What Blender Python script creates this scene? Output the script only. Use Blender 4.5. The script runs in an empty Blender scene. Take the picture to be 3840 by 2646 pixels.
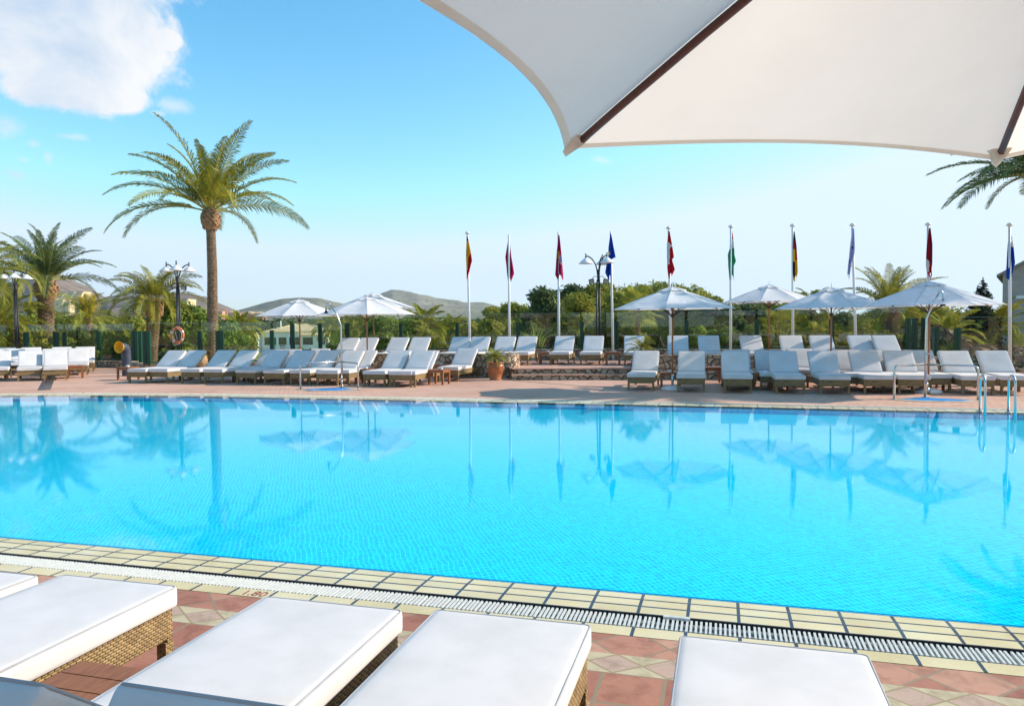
import bpy, bmesh, math, random
import numpy as np
from mathutils import Matrix, Vector
R = math.radians
rnd = random.Random(7)
SC = bpy.context.scene
COL = SC.collection

# ------------------------------------------------------------------ camera
SC.render.resolution_x = 1024; SC.render.resolution_y = 705
cam = bpy.data.cameras.new('camera'); camo = bpy.data.objects.new('camera', cam); COL.objects.link(camo)
F = 2802.0
cam.sensor_width = 36; cam.lens = 36*F/3840; cam.clip_end = 20000; cam.clip_start = .05
CAMZ = 1.70
CM = Matrix.Rotation(R(90-2.13), 3, 'X') @ Matrix.Rotation(R(-0.5), 3, 'Z')
camo.matrix_world = Matrix.Translation((0, 0, CAMZ)) @ CM.to_4x4()
SC.camera = camo
SC.render.engine = 'CYCLES'
SC.cycles.max_bounces = 7; SC.cycles.diffuse_bounces = 3; SC.cycles.glossy_bounces = 3; SC.cycles.transparent_max_bounces = 14

def ray(px, py):
    return CM @ Vector(((px-1920)/F, -(py-1323)/F, -1))
def G(px, py, z=0.0):
    d = ray(px, py); t = (z-CAMZ)/d.z
    return Vector((d.x*t, d.y*t, z))
def PD(px, py, Y):
    d = ray(px, py); t = Y/d.y
    return Vector((d.x*t, Y, CAMZ+d.z*t))

# ------------------------------------------------------------------ mesh builder
class MB:
    def __init__(s): s.v = []; s.f = []; s.mi = []; s.uv = None; s.sm = []
    def add(s, vs, fs, mi=0, smooth=False):
        o = len(s.v); s.v.extend([tuple(p) for p in vs])
        for f in fs: s.f.append(tuple(i+o for i in f)); s.mi.append(mi); s.sm.append(smooth)
    def box(s, c, d, M=None, mi=0):
        x, y, z = d[0]/2, d[1]/2, d[2]/2
        vs = [Vector((sx*x, sy*y, sz*z)) for sz in (-1, 1) for sy in (-1, 1) for sx in (-1, 1)]
        if M is not None: vs = [M @ p for p in vs]
        c = Vector(c); vs = [p+c for p in vs]
        s.add(vs, [(0, 2, 3, 1), (4, 5, 7, 6), (0, 1, 5, 4), (2, 6, 7, 3), (0, 4, 6, 2), (1, 3, 7, 5)], mi)
    def bx(s, x0, x1, y0, y1, z0, z1, mi=0):
        s.box(((x0+x1)/2, (y0+y1)/2, (z0+z1)/2), (x1-x0, y1-y0, z1-z0), None, mi)
    def tube(s, pts, r, n=8, mi=0, cap=True, smooth=True):
        pts = [Vector(p) for p in pts]; m = len(pts)
        rr = r if isinstance(r, (list, tuple)) else [r]*m
        vs = []; prev = None
        for i, p in enumerate(pts):
            a = pts[max(i-1, 0)]; b = pts[min(i+1, m-1)]
            t = (b-a).normalized()
            if prev is None:
                ref = Vector((0, 0, 1)) if abs(t.z) < .9 else Vector((1, 0, 0))
                x = t.cross(ref).normalized()
            else:
                x = (prev - t*prev.dot(t)).normalized()
            prev = x; y = t.cross(x)
            for k in range(n):
                an = 2*math.pi*k/n
                vs.append(p + (x*math.cos(an)+y*math.sin(an))*rr[i])
        fs = []
        for i in range(m-1):
            for k in range(n):
                a = i*n+k; b = i*n+(k+1) % n
                fs.append((a, b, b+n, a+n))
        s.add(vs, fs, mi, smooth)
        if cap:
            o = len(s.v)-len(vs)
            s.f.append(tuple(o+k for k in reversed(range(n)))); s.mi.append(mi); s.sm.append(False)
            s.f.append(tuple(o+(m-1)*n+k for k in range(n))); s.mi.append(mi); s.sm.append(False)
    def lathe(s, prof, c=(0, 0, 0), n=24, mi=0, smooth=True):
        vs = []
        for (r, z) in prof:
            for k in range(n):
                a = 2*math.pi*k/n; vs.append((c[0]+r*math.cos(a), c[1]+r*math.sin(a), c[2]+z))
        fs = []
        for i in range(len(prof)-1):
            for k in range(n):
                a = i*n+k; b = i*n+(k+1) % n; fs.append((a, b, b+n, a+n))
        s.add(vs, fs, mi, smooth)
    def rbox(s, x0, x1, y0, y1, z0, z1, r, nx=10, ny=14, nz=4, crown=0.0, mi=0, wob=0.0, seed=0):
        """rounded box, softly crowned"""
        cx, cy, cz = (x0+x1)/2, (y0+y1)/2, (z0+z1)/2
        hx, hy, hz = (x1-x0)/2, (y1-y0)/2, (z1-z0)/2
        def ax(n): return [math.sin((i/n-.5)*math.pi)*.5+.5 if n > 4 else i/n for i in range(n+1)]
        ids = {}; vs = []; fs = []
        AX, AY, AZ = ax(nx), ax(ny), ax(nz)
        ph = seed*1.7
        def vert(i, j, k):
            key = (i, j, k)
            if key in ids: return ids[key]
            p = Vector(((AX[i]*2-1)*hx, (AY[j]*2-1)*hy, (AZ[k]*2-1)*hz))
            q = Vector((max(-hx+r, min(hx-r, p.x)), max(-hy+r, min(hy-r, p.y)), max(-hz+r, min(hz-r, p.z))))
            d = p-q
            if d.length > 1e-9: p = q+d.normalized()*r
            if p.z > 0 and crown:
                e = (1-abs(p.x/hx)**3)*(1-abs(p.y/hy)**4)
                p.z += crown*e
            if wob:
                p.z += wob*(math.sin(p.y*5+ph)*math.sin(p.x*4+ph*.7)+.5*math.sin(p.y*13+p.x*7+ph))
                p.x += wob*.6*math.sin(p.y*7+ph)*(1 if p.x > 0 else -1)
            vs.append((p.x+cx, p.y+cy, p.z+cz)); ids[key] = len(vs)-1; return ids[key]
        for i in range(nx):
            for j in range(ny):
                fs.append((vert(i, j, 0), vert(i, j+1, 0), vert(i+1, j+1, 0), vert(i+1, j, 0)))
                fs.append((vert(i, j, nz), vert(i+1, j, nz), vert(i+1, j+1, nz), vert(i, j+1, nz)))
        for i in range(nx):
            for k in range(nz):
                fs.append((vert(i, 0, k), vert(i+1, 0, k), vert(i+1, 0, k+1), vert(i, 0, k+1)))
                fs.append((vert(i, ny, k), vert(i, ny, k+1), vert(i+1, ny, k+1), vert(i+1, ny, k)))
        for j in range(ny):
            for k in range(nz):
                fs.append((vert(0, j, k), vert(0, j, k+1), vert(0, j+1, k+1), vert(0, j+1, k)))
                fs.append((vert(nx, j, k), vert(nx, j+1, k), vert(nx, j+1, k+1), vert(nx, j, k+1)))
        s.add(vs, fs, mi, True)
    def xf(s, M):
        s.v = [tuple(M @ Vector(p)) for p in s.v]; return s
    def build(s, name, mats, parent=None, uv=None):
        me = bpy.data.meshes.new(name)
        me.from_pydata(s.v, [], s.f)
        if not isinstance(mats, (list, tuple)): mats = [mats]
        for m in mats: me.materials.append(m)
        me.polygons.foreach_set('material_index', s.mi)
        me.polygons.foreach_set('use_smooth', s.sm)
        if uv:
            l = me.uv_layers.new(name='UVMap')
            for lp in me.loops: l.data[lp.index].uv = uv[lp.vertex_index]
        me.update()
        o = bpy.data.objects.new(name, me); COL.objects.link(o)
        if parent: o.parent = parent
        return o

def tag(o, label, cat, group=None):
    o['label'] = label; o['category'] = cat
    if group: o['group'] = group
    return o
def struct(o): o['kind'] = 'structure'; return o
def empty(name, loc, rz=0, label='', cat='', group=None, scale=1.0):
    o = bpy.data.objects.new(name, None); COL.objects.link(o)
    o.location = loc; o.rotation_euler = (0, 0, rz); o.scale = (scale,)*3; o.empty_display_size = .2
    if label: tag(o, label, cat, group)
    return o
def dup(root, loc, rz, label, scale=None, name=None):
    r = root.copy(); COL.objects.link(r); r.location = loc; r.rotation_euler = (0, 0, rz); r['label'] = label
    if scale: r.scale = (scale,)*3
    for ch in list(root.children):
        c = ch.copy(); COL.objects.link(c); c.parent = r
        for g in list(ch.children):
            d = g.copy(); COL.objects.link(d); d.parent = c
    return r

# ------------------------------------------------------------------ materials
class NT:
    def __init__(s, name):
        s.m = bpy.data.materials.new(name); s.m.use_nodes = True
        s.t = s.m.node_tree; s.b = s.t.nodes['Principled BSDF']; s.o = s.t.nodes['Material Output']
    def n(s, typ, **kw):
        nd = s.t.nodes.new(typ)
        for k, v in kw.items():
            if k.startswith('i_'):
                key = k[2:]
                key = int(key) if key.isdigit() else key.replace('_', ' ')
                nd.inputs[key].default_value = v
            else: setattr(nd, k, v)
        return nd
    def l(s, a, ao, b, bi): s.t.links.new(a.outputs[ao], b.inputs[bi])
    def coord(s, kind='Object', scale=(1, 1, 1), rot=(0, 0, 0)):
        tc = s.n('ShaderNodeTexCoord'); mp = s.n('ShaderNodeMapping')
        mp.inputs['Scale'].default_value = scale; mp.inputs['Rotation'].default_value = rot
        s.l(tc, kind, mp, 'Vector'); return mp
    def noise(s, vec, scale, detail=4, rough=.55, dist=0):
        nn = s.n('ShaderNodeTexNoise'); nn.inputs['Scale'].default_value = scale
        nn.inputs['Detail'].default_value = detail; nn.inputs['Roughness'].default_value = rough
        nn.inputs['Distortion'].default_value = dist
        if vec: s.l(vec, 'Vector', nn, 'Vector')
        return nn
    def ramp(s, src, out, stops):
        r = s.n('ShaderNodeValToRGB')
        while len(r.color_ramp.elements) < len(stops): r.color_ramp.elements.new(.5)
        for e, (p, c) in zip(r.color_ramp.elements, stops):
            e.position = p; e.color = (*c, 1) if len(c) == 3 else c
        s.l(src, out, r, 'Fac'); return r
    def mix(s, a, b, fac, blend='MIX'):
        m = s.n('ShaderNodeMix', data_type='RGBA', blend_type=blend)
        for idx, x in ((6, a), (7, b), (0, fac)):
            if isinstance(x, tuple) and isinstance(x[0], bpy.types.Node): s.t.links.new(x[0].outputs[x[1]], m.inputs[idx])
            elif isinstance(x, (int, float)): m.inputs[idx].default_value = x
            else: m.inputs[idx].default_value = (*x, 1)
        return (m, 2)
    def math(s, op, a, b=None, c=None):
        m = s.n('ShaderNodeMath', operation=op)
        for i, x in enumerate((a, b, c)):
            if x is None: continue
            if isinstance(x, tuple): s.t.links.new(x[0].outputs[x[1]], m.inputs[i])
            else: m.inputs[i].default_value = x
        return (m, 0)
    def col(s, x):
        if isinstance(x[0], bpy.types.Node): s.t.links.new(x[0].outputs[x[1]], s.b.inputs['Base Color'])
        else: s.b.inputs['Base Color'].default_value = (*x, 1)
    def bump(s, src, strength=.3, dist=.01, prev=None):
        b = s.n('ShaderNodeBump'); b.inputs['Strength'].default_value = strength; b.inputs['Distance'].default_value = dist
        s.t.links.new(src[0].outputs[src[1]], b.inputs['Height'])
        if prev: s.l(prev, 'Normal', b, 'Normal')
        s.l(b, 'Normal', s.b, 'Normal'); return b
    def rough(s, v): s.b.inputs['Roughness'].default_value = v; return s
    def spec(s, v): s.b.inputs['Specular IOR Level'].default_value = v; return s

def simple(name, c, rough=.7, metal=0, var=.12, vscale=8, spec=.4):
    N = NT(name); N.rough(rough); N.spec(spec); N.b.inputs['Metallic'].default_value = metal
    mp = N.coord(); ns = N.noise(mp, vscale, 5)
    lo = tuple(x*(1-var) for x in c); hi = tuple(min(1, x*(1+var)) for x in c)
    r = N.ramp(ns, 'Fac', [(.3, lo), (.7, hi)]); N.col((r, 0)); return N.m

def schlick(N, f0, normal=None, ex=5.0):
    g_ = N.n('ShaderNodeNewGeometry'); d = N.n('ShaderNodeVectorMath', operation='DOT_PRODUCT'); N.l(g_, 'Incoming', d, 0)
    if normal: N.l(normal, 'Normal', d, 1)
    else: N.l(g_, 'Normal', d, 1)
    c = N.math('ABSOLUTE', (d, 1)); q = N.math('POWER', N.math('SUBTRACT', 1.0, c), ex)
    return N.math('ADD', N.math('MULTIPLY', q, 1-f0), f0)
M = {}
# white outdoor fabric with a fine weave
N = NT('cushion_fabric'); N.rough(.95); N.spec(.15)
mp = N.coord(); n1 = N.noise(mp, 3.5, 4); r1 = N.ramp(n1, 'Fac', [(.32, (.63, .60, .58)), (.60, (.70, .66, .645))])
n3 = N.noise(mp, 2.1, 6, .6, .6); r3 = N.ramp(n3, 'Fac', [(.60, (0, 0, 0)), (.78, (.34, .34, .34))])
N.col(N.mix((r1, 0), (.66, .57, .47), (r3, 0)))
w1 = N.n('ShaderNodeTexWave', wave_type='BANDS', bands_direction='X', i_Scale=190.0); N.l(mp, 'Vector', w1, 'Vector')
w2 = N.n('ShaderNodeTexWave', wave_type='BANDS', bands_direction='Y', i_Scale=190.0); N.l(mp, 'Vector', w2, 'Vector')
b0 = N.bump(N.math('ADD', (w1, 1), (w2, 1)), .18, .001); n2 = N.noise(mp, 2.6, 2, .4, .3); N.bump((n2, 0), .3, .016, b0)
M['fabric'] = N.m
M['piping'] = simple('cushion_piping', (.38, .38, .39), .9)
# translucent canvas
def canvas(name, c, tr):
    N = NT(name); N.rough(.9); N.spec(.1)
    mp = N.coord(); ns = N.noise(mp, 2.5, 5); r = N.ramp(ns, 'Fac', [(.3, tuple(x*.93 for x in c)), (.7, c)]); N.col((r, 0))
    nb = N.noise(mp, 160, 2); b1 = N.bump((nb, 0), .12, .001); nc = N.noise(mp, 1.6, 4, .5, .7); N.bump((nc, 0), .9, .06, b1)
    tl = N.n('ShaderNodeBsdfTranslucent'); N.l(r, 0, tl, 'Color')
    mx = N.n('ShaderNodeMixShader'); mx.inputs[0].default_value = tr
    N.l(N.b, 0, mx, 1); N.l(tl, 0, mx, 2); N.l(mx, 0, N.o, 'Surface'); return N.m
M['canvas'] = canvas('white_canvas', (.86, .86, .87), .32)
M['canvas_near'] = canvas('cream_canvas', (.93, .835, .73), .58)
M['hem'] = canvas('canvas_hem', (.84, .79, .70), .4)
# wicker
def wicker(name, ca, cb, cc):
    N = NT(name); N.rough(.55); N.spec(.3)
    tc = N.n('ShaderNodeTexCoord'); sp = N.n('ShaderNodeSeparateXYZ'); N.l(tc, 'Object', sp, 0)
    h = N.math('ADD', (sp, 0), (sp, 1)); zr_ = N.math('DIVIDE', (sp, 2), .0125); row = N.math('FLOOR', zr_); zf = N.math('SUBTRACT', zr_, row)
    uu = N.math('ADD', N.math('DIVIDE', h, .030), N.math('MULTIPLY', row, .5)); uc = N.math('FLOOR', uu); uf = N.math('SUBTRACT', uu, uc)
    gap = N.math('GREATER_THAN', N.math('ABSOLUTE', N.math('SUBTRACT', uf, .5)), .40)
    gap = N.math('MULTIPLY', gap, N.math('LESS_THAN', N.math('ABSOLUTE', N.math('SUBTRACT', zf, .5)), .34))
    c3 = N.n('ShaderNodeCombineXYZ'); N.t.links.new(row[0].outputs[0], c3.inputs[0]); N.t.links.new(uc[0].outputs[0], c3.inputs[1])
    wn_ = N.n('ShaderNodeTexWhiteNoise', noise_dimensions='3D'); N.l(c3, 0, wn_, 0); cr_ = N.ramp(wn_, 0, [(0, cb), (1, ca)])
    mpn = N.coord(); nz = N.noise(mpn, 9, 4); rz = N.ramp(nz, 'Fac', [(.3, (.66, .62, .55)), (.7, (1, 1, 1))])
    N.col(N.mix(N.mix((cr_, 0), (rz, 0), .8, 'MULTIPLY'), cc, gap))
    hh = N.math('SUBTRACT', 1.0, N.math('ABSOLUTE', N.math('SUBTRACT', N.math('MULTIPLY', zf, 2.0), 1.0)))
    hu = N.math('SINE', N.math('MULTIPLY', uf, 3.14159)); N.bump(N.math('MULTIPLY', hh, hu), .9, .005); return N.m
M['wicker'] = wicker('woven_wicker', (.42, .285, .125), (.25, .16, .07), (.05, .032, .016))
def wood(name, c1, c2, sc=(2, 2, 30)):
    N = NT(name); N.rough(.5); mp = N.coord('Object', sc); ns = N.noise(mp, 3, 6, .6, 1.0)
    r = N.ramp(ns, 'Fac', [(.3, c1), (.7, c2)]); N.col((r, 0)); N.bump((ns, 0), .15, .003); return N.m
M['teak'] = wood('teak_wood', (.20, .065, .022), (.36, .13, .045), (20, 3, 20))
M['pole_wood'] = wood('pole_wood', (.30, .10, .035), (.42, .16, .06), (20, 20, 2))
M['rib_wood'] = wood('dark_rib_wood', (.075, .022, .012), (.13, .040, .022), (20, 20, 20))
M['steel'] = simple('brushed_steel', (.62, .61, .59), .22, 1, .08, 20)
M['white_paint'] = simple('white_paint', (.80, .79, .78), .35, 0, .05)
M['plastic_white'] = simple('white_plastic', (.78, .79, .80), .4, 0, .05)
M['green'] = simple('dark_green_metal', (.006, .055, .030), .35, 0, .15)
M['black'] = simple('black_metal', (.018, .022, .028), .45, 0, .2)
M['rubber'] = simple('dark_pipe', (.045, .058, .085), .5, 0, .15)
M['yellow'] = simple('orange_yellow_paint', (.85, .42, .012), .5, 0, .08)
M['terracotta'] = simple('glazed_terracotta', (.36, .13, .05), .25, 0, .35, 6)
M['soil'] = simple('soil', (.06, .04, .025), .95)
M['orange'] = simple('faded_orange_plastic', (.62, .17, .07), .55, 0, .15, 12)
M['rope'] = simple('rope', (.6, .57, .5), .9)
M['amber_clay'] = simple('clay', (.42, .26, .13), .8, 0, .2)
M['amber'] = simple('floodlight_glass', (.35, .33, .27), .2, 0, .1)
# glass
def glass(name, tint, gain=1.6):
    N = NT(name); t = N.n('ShaderNodeBsdfTransparent'); t.inputs[0].default_value = (*tint, 1)
    g = N.n('ShaderNodeBsdfGlossy'); g.inputs['Roughness'].default_value = 0.0; g.inputs['Color'].default_value = (1, 1, 1, 1)
    f2 = N.math('MULTIPLY', schlick(N, .04), gain)
    mx = N.n('ShaderNodeMixShader'); N.t.links.new(f2[0].outputs[0], mx.inputs[0])
    N.l(t, 0, mx, 1); N.l(g, 0, mx, 2); N.l(mx, 0, N.o, 'Surface'); return N.m
M['glass'] = glass('fence_glass', (.93, .965, .94), 1.0)
M['glass_edge'] = simple('glass_edge', (.35, .55, .45), .15)
M['window_glass'] = simple('dark_window_glass', (.05, .06, .065), .08, 0, .2, 3, .8)
# stone masonry
def masonry(name, sc=4.2, c=((.40, .28, .18), (.60, .46, .32), (.68, .58, .44)), mort=(.15, .11, .08)):
    N = NT(name); N.rough(.9); N.spec(.2); mp = N.coord('Object', (1, 1, 1.25))
    dn = N.noise(mp, 3, 2); dv = N.n('ShaderNodeVectorMath', operation='SCALE', i_Scale=.16)
    N.l(dn, 'Color', dv, 0); ad = N.n('ShaderNodeVectorMath', operation='ADD'); N.l(mp, 'Vector', ad, 0); N.l(dv, 0, ad, 1)
    v1 = N.n('ShaderNodeTexVoronoi', feature='F1', i_Scale=sc, i_Randomness=.9); N.l(ad, 0, v1, 'Vector')
    v2 = N.n('ShaderNodeTexVoronoi', feature='DISTANCE_TO_EDGE', i_Scale=sc, i_Randomness=.9); N.l(ad, 0, v2, 'Vector')
    sh = N.n('ShaderNodeSeparateColor'); N.l(v1, 'Color', sh, 0)
    r = N.ramp(sh, 0, [(0, c[0]), (.5, c[1]), (1, c[2])])
    ns = N.noise(mp, 22, 6, .7); rr = N.ramp(ns, 'Fac', [(.25, (.55, .5, .45)), (.7, (1, 1, 1))])
    cc = N.mix((r, 0), (rr, 0), 1.0, 'MULTIPLY')
    ed = N.ramp(v2, 'Distance', [(.02, (0, 0, 0)), (.085, (1, 1, 1))])
    N.col(N.mix(mort, cc, (ed, 0)))
    b1 = N.bump((ed, 0), 1.0, .04); N.bump((ns, 0), .6, .015, b1); return N.m
M['stone'] = masonry('rubble_stone')
M['stone_step'] = masonry('step_stone', 4.6, ((.44, .30, .20), (.60, .46, .33), (.70, .59, .45)), (.12, .08, .05))
M['rock'] = masonry('rock_face', 2.6, ((.24, .13, .06), (.38, .23, .11), (.5, .34, .19)), (.08, .05, .03))
# far deck pavers
def pavers(name, w, h, c1, c2, mort, rot, nscale=.35, ms=.006):
    N = NT(name); N.rough(.75); N.spec(.25); mp = N.coord('Object', (1, 1, 1), (0, 0, rot))
    br = N.n('ShaderNodeTexBrick', offset=.5)
    for k, v in (('Scale', 1.0), ('Mortar Size', ms), ('Mortar Smooth', .2), ('Bias', 0.0), ('Brick Width', w), ('Row Height', h)): br.inputs[k].default_value = v
    br.inputs['Color1'].default_value = (*c1, 1); br.inputs['Color2'].default_value = (*c2, 1); br.inputs['Mortar'].default_value = (*mort, 1)
    N.l(mp, 'Vector', br, 'Vector')
    n1 = N.noise(mp, nscale, 6, .6, .4); r1 = N.ramp(n1, 'Fac', [(.3, (.80, .72, .68)), (.68, (1.0, 1.0, 1.0))])
    n2 = N.noise(mp, 14, 5, .7); r2 = N.ramp(n2, 'Fac', [(.25, (.78, .76, .74)), (.7, (1.0, 1.0, 1.0))])
    c = N.mix((br, 0), (r1, 0), .9, 'MULTIPLY'); c = N.mix(c, (r2, 0), .8, 'MULTIPLY'); N.col(c)
    b = N.bump(N.math('SUBTRACT', 1.0, (br, 1)), .4, .004); N.bump((n2, 0), .3, .004, b); return N.m
M['pavers'] = pavers('brick_pavers', .24, .12, (.80, .51, .375), (.71, .42, .31), (.38, .24, .18), R(-15.7))
M['step_tile'] = pavers('terrace_tile', .30, .30, (.70, .43, .32), (.60, .335, .25), (.34, .21, .16), R(-20))
# cream coping tiles (UV in metres along / across)
def coping(name, wu, wv):
    N = NT(name); N.rough(.22); N.spec(.5); mp = N.coord('UV')
    br = N.n('ShaderNodeTexBrick', offset=0.0)
    for k, v in (('Scale', 1.0), ('Mortar Size', .0105), ('Mortar Smooth', .15), ('Bias', 0.0), ('Brick Width', wu), ('Row Height', wv)): br.inputs[k].default_value = v
    br.inputs['Color1'].default_value = (.80, .655, .38, 1); br.inputs['Color2'].default_value = (.72, .575, .30, 1); br.inputs['Mortar'].default_value = (.035, .035, .06, 1)
    N.l(mp, 'Vector', br, 'Vector'); n1 = N.noise(mp, 2.2, 5, .6); r1 = N.ramp(n1, 'Fac', [(.3, (.84, .79, .66)), (.6, (1, 1, 1))])
    N.col(N.mix((br, 0), (r1, 0), .9, 'MULTIPLY')); N.bump(N.math('SUBTRACT', 1.0, (br, 1)), .5, .004)
    nr = N.noise(mp, 5, 4); rr = N.ramp(nr, 'Fac', [(.35, (.12,)*3), (.7, (.45,)*3)]); N.l(rr, 0, N.b, 'Roughness'); return N.m
M['coping'] = coping('cream_coping_tile', .285, .118)
M['cream_strip'] = coping('cream_border_tile', .285, .5)
M['grate'] = simple('white_grate_plastic', (.62, .62, .58), .4, 0, .12, 30)
M['gutter'] = simple('dark_gutter', (.012, .012, .012), .6)
# terracotta patterned near deck: UV = (along, across)
def tile_lines(name, kind):
    N = NT(name); N.rough(.6); N.spec(.3)
    tc = N.n('ShaderNodeTexCoord'); sp = N.n('ShaderNodeSeparateXYZ'); N.l(tc, 'UV', sp, 0)
    mp = N.coord('UV')
    u, v = (sp, 0), (sp, 1)
    def cellline(val, period, wid):      # returns (line mask 0..1, cell id)
        q = N.math('DIVIDE', val, period); fl = N.math('FLOOR', q); fr = N.math('SUBTRACT', q, fl)
        d = N.math('ABSOLUTE', N.math('SUBTRACT', fr, .5)); m = N.math('GREATER_THAN', d, .5-wid/period/2); return m, fl
    if kind == 'diamond' or kind == 'small':
        P = .40 if kind == 'diamond' else .27
        k = 1.0 if kind == 'diamond' else 1.3
        vv = N.math('MULTIPLY', v, k)
        a = N.math('ADD', u, vv); b = N.math('SUBTRACT', u, vv)
        l1, i1 = cellline(a, P, .019 if kind == 'diamond' else .02); l2, i2 = cellline(b, P, .019 if kind == 'diamond' else .02)
    else:
        l1, i1 = cellline(u, .30, .02); l2, i2 = cellline(v, .30, .02)
    line = N.math('MAXIMUM', l1, l2)
    cb_ = N.n('ShaderNodeCombineXYZ'); N.t.links.new(i1[0].outputs[0], cb_.inputs[0]); N.t.links.new(i2[0].outputs[0], cb_.inputs[1])
    wn = N.n('ShaderNodeTexWhiteNoise', noise_dimensions='3D'); N.l(cb_, 0, wn, 0)
    ns = N.noise(mp, 7, 7, .65, .5); rn = N.ramp(ns, 'Fac', [(.3, (.62, .56, .52)), (.55, (1, 1, 1)), (.75, (1.0, .9, .85))])
    if kind == 'small':
        par = N.math('MODULO', N.math('ABSOLUTE', N.math('ADD', i1, i2)), 2.0); par = N.math('GREATER_THAN', par, .5)
        base = N.mix((.52, .36, .27), (.56, .47, .30), par)
        mort = (.36, .27, .15)
    else:
        base = N.ramp(wn, 0, [(0, (.37, .145, .095)), (.5, (.47, .21, .135)), (1, (.56, .30, .20))]); base = (base, 0)
        mort = (.30, .22, .14)
    c = N.mix(base, (rn, 0), .9, 'MULTIPLY')
    N.col(N.mix(c, mort, line))
    inv = N.math('SUBTRACT', 1.0, line); b = N.bump(inv, .6, .006); N.bump((ns, 0), .5, .008, b); return N.m
M['tile_diamond'] = tile_lines('terracotta_diagonal_tile', 'diamond')
M['tile_small'] = tile_lines('small_diamond_tile', 'small')
M['tile_square'] = tile_lines('terracotta_square_tile', 'square')
# pool
N = NT('pool_mosaic'); N.rough(.5); mp = N.coord('Object', (1, 1, 1), (0, 0, R(-15.7)))
dn = N.noise(mp, 2.6, 3, .5, .3); dv = N.n('ShaderNodeVectorMath', operation='SCALE', i_Scale=.10); N.l(dn, 'Color', dv, 0)
ad = N.n('ShaderNodeVectorMath', operation='ADD'); N.l(mp, 'Vector', ad, 0); N.l(dv, 0, ad, 1)
br = N.n('ShaderNodeTexBrick', offset=0.0)
for k, v in (('Scale', 1.0), ('Mortar Size', .0055), ('Mortar Smooth', .4), ('Bias', 0.0), ('Brick Width', .045), ('Row Height', .065)): br.inputs[k].default_value = v
br.inputs['Color1'].default_value = (.0, .54, .95, 1); br.inputs['Color2'].default_value = (.0, .72, 1.0, 1); br.inputs['Mortar'].default_value = (.10, .97, 1.0, 1)
N.l(ad, 0, br, 'Vector')
nn = N.noise(mp, 13, 5, .7, 1.2); rn = N.ramp(nn, 'Fac', [(.32, (.55, .80, .92)), (.55, (1, 1, 1))]); N.col(N.mix((br, 0), (rn, 0), 1.0, 'MULTIPLY')); M['mosaic'] = N.m  # light and dark water ripple streaks painted into the mosaic colour
M['blue_line'] = simple('blue_waterline_tile', (.012, .10, .48), .25, 0, .1)
N = NT('pool_water'); mp = N.coord('Object', (1, 1, 1))
t = N.n('ShaderNodeBsdfTransparent'); t.inputs[0].default_value = (.30, .97, 1.0, 1)
g = N.n('ShaderNodeBsdfGlossy'); g.inputs['Roughness'].default_value = 0.0
n1 = N.noise(mp, 2.2, 3, .5, .3); n2 = N.noise(mp, 20, 3, .55, .5)
b1 = N.n('ShaderNodeBump'); b1.inputs['Strength'].default_value = .022; b1.inputs['Distance'].default_value = .010; N.l(n1, 'Fac', b1, 'Height')
b2 = N.n('ShaderNodeBump'); b2.inputs['Strength'].default_value = .060; b2.inputs['Distance'].default_value = .0030; N.l(n2, 'Fac', b2, 'Height'); N.l(b1, 'Normal', b2, 'Normal')
fr = schlick(N, .015, b2, 6.0)[0]; N.l(b2, 'Normal', g, 'Normal')
mx = N.n('ShaderNodeMixShader'); N.l(fr, 0, mx, 0); N.l(t, 0, mx, 1); N.l(g, 0, mx, 2); N.l(mx, 0, N.o, 'Surface'); M['water'] = N.m
# vegetation
def leafm(name, c1, c2, c3, tr=.3, scale=1.2):
    N = NT(name); N.rough(.75); N.spec(.08); mp = N.coord('Object'); ns = N.noise(mp, scale, 5, .65)
    r = N.ramp(ns, 'Fac', [(.32, c1), (.5, c2), (.68, c3)]); N.col((r, 0))
    tl = N.n('ShaderNodeBsdfTranslucent'); N.t.links.new(r.outputs[0], tl.inputs['Color'])
    mx = N.n('ShaderNodeMixShader'); mx.inputs[0].default_value = tr
    N.l(N.b, 0, mx, 1); N.l(tl, 0, mx, 2); N.l(mx, 0, N.o, 'Surface'); return N.m
M['frond'] = leafm('palm_frond', (.12, .13, .016), (.25, .25, .026), (.44, .39, .045), .3, 2.0)
M['frond_dark'] = leafm('palm_frond_dark', (.055, .10, .035), (.12, .165, .05), (.22, .25, .075), .25, 2.0)
M['frond_yellow'] = leafm('palm_frond_yellow', (.15, .19, .03), (.30, .32, .05), (.46, .42, .08), .35, 2.5)
M['rachis'] = simple('palm_rachis', (.36, .33, .09), .5)
M['dates'] = simple('palm_flower_stalk', (.62, .42, .03), .6)
M['dry'] = simple('dry_leaflets', (.42, .33, .20), .8)
M['pine'] = leafm('pine_needles', (.11, .145, .035), (.28, .30, .055), (.50, .47, .09), .42, .9)
M['pine_blue'] = leafm('blue_green_needles', (.05, .085, .045), (.12, .165, .065), (.25, .28, .09), .3, 1.0)
M['olive'] = leafm('olive_green_leaves', (.16, .18, .03), (.32, .31, .05), (.46, .42, .09), .35, 1.2)
M['bush'] = leafm('leafy_green', (.075, .135, .03), (.18, .26, .05), (.36, .42, .07), .3, 1.4)
M['hedge'] = leafm('dark_hedge_leaves', (.035, .06, .02), (.075, .11, .03), (.15, .19, .045), .2, 2)
M['cypress'] = leafm('cypress_foliage', (.010, .022, .014), (.022, .04, .022), (.04, .065, .03), .1, 2)
M['wood_far'] = leafm('far_wood_leaves', (.04, .065, .025), (.09, .12, .035), (.18, .20, .05), .2, .09)
M['bark'] = simple('bark', (.13, .09, .06), .9, 0, .4, 10)
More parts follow.
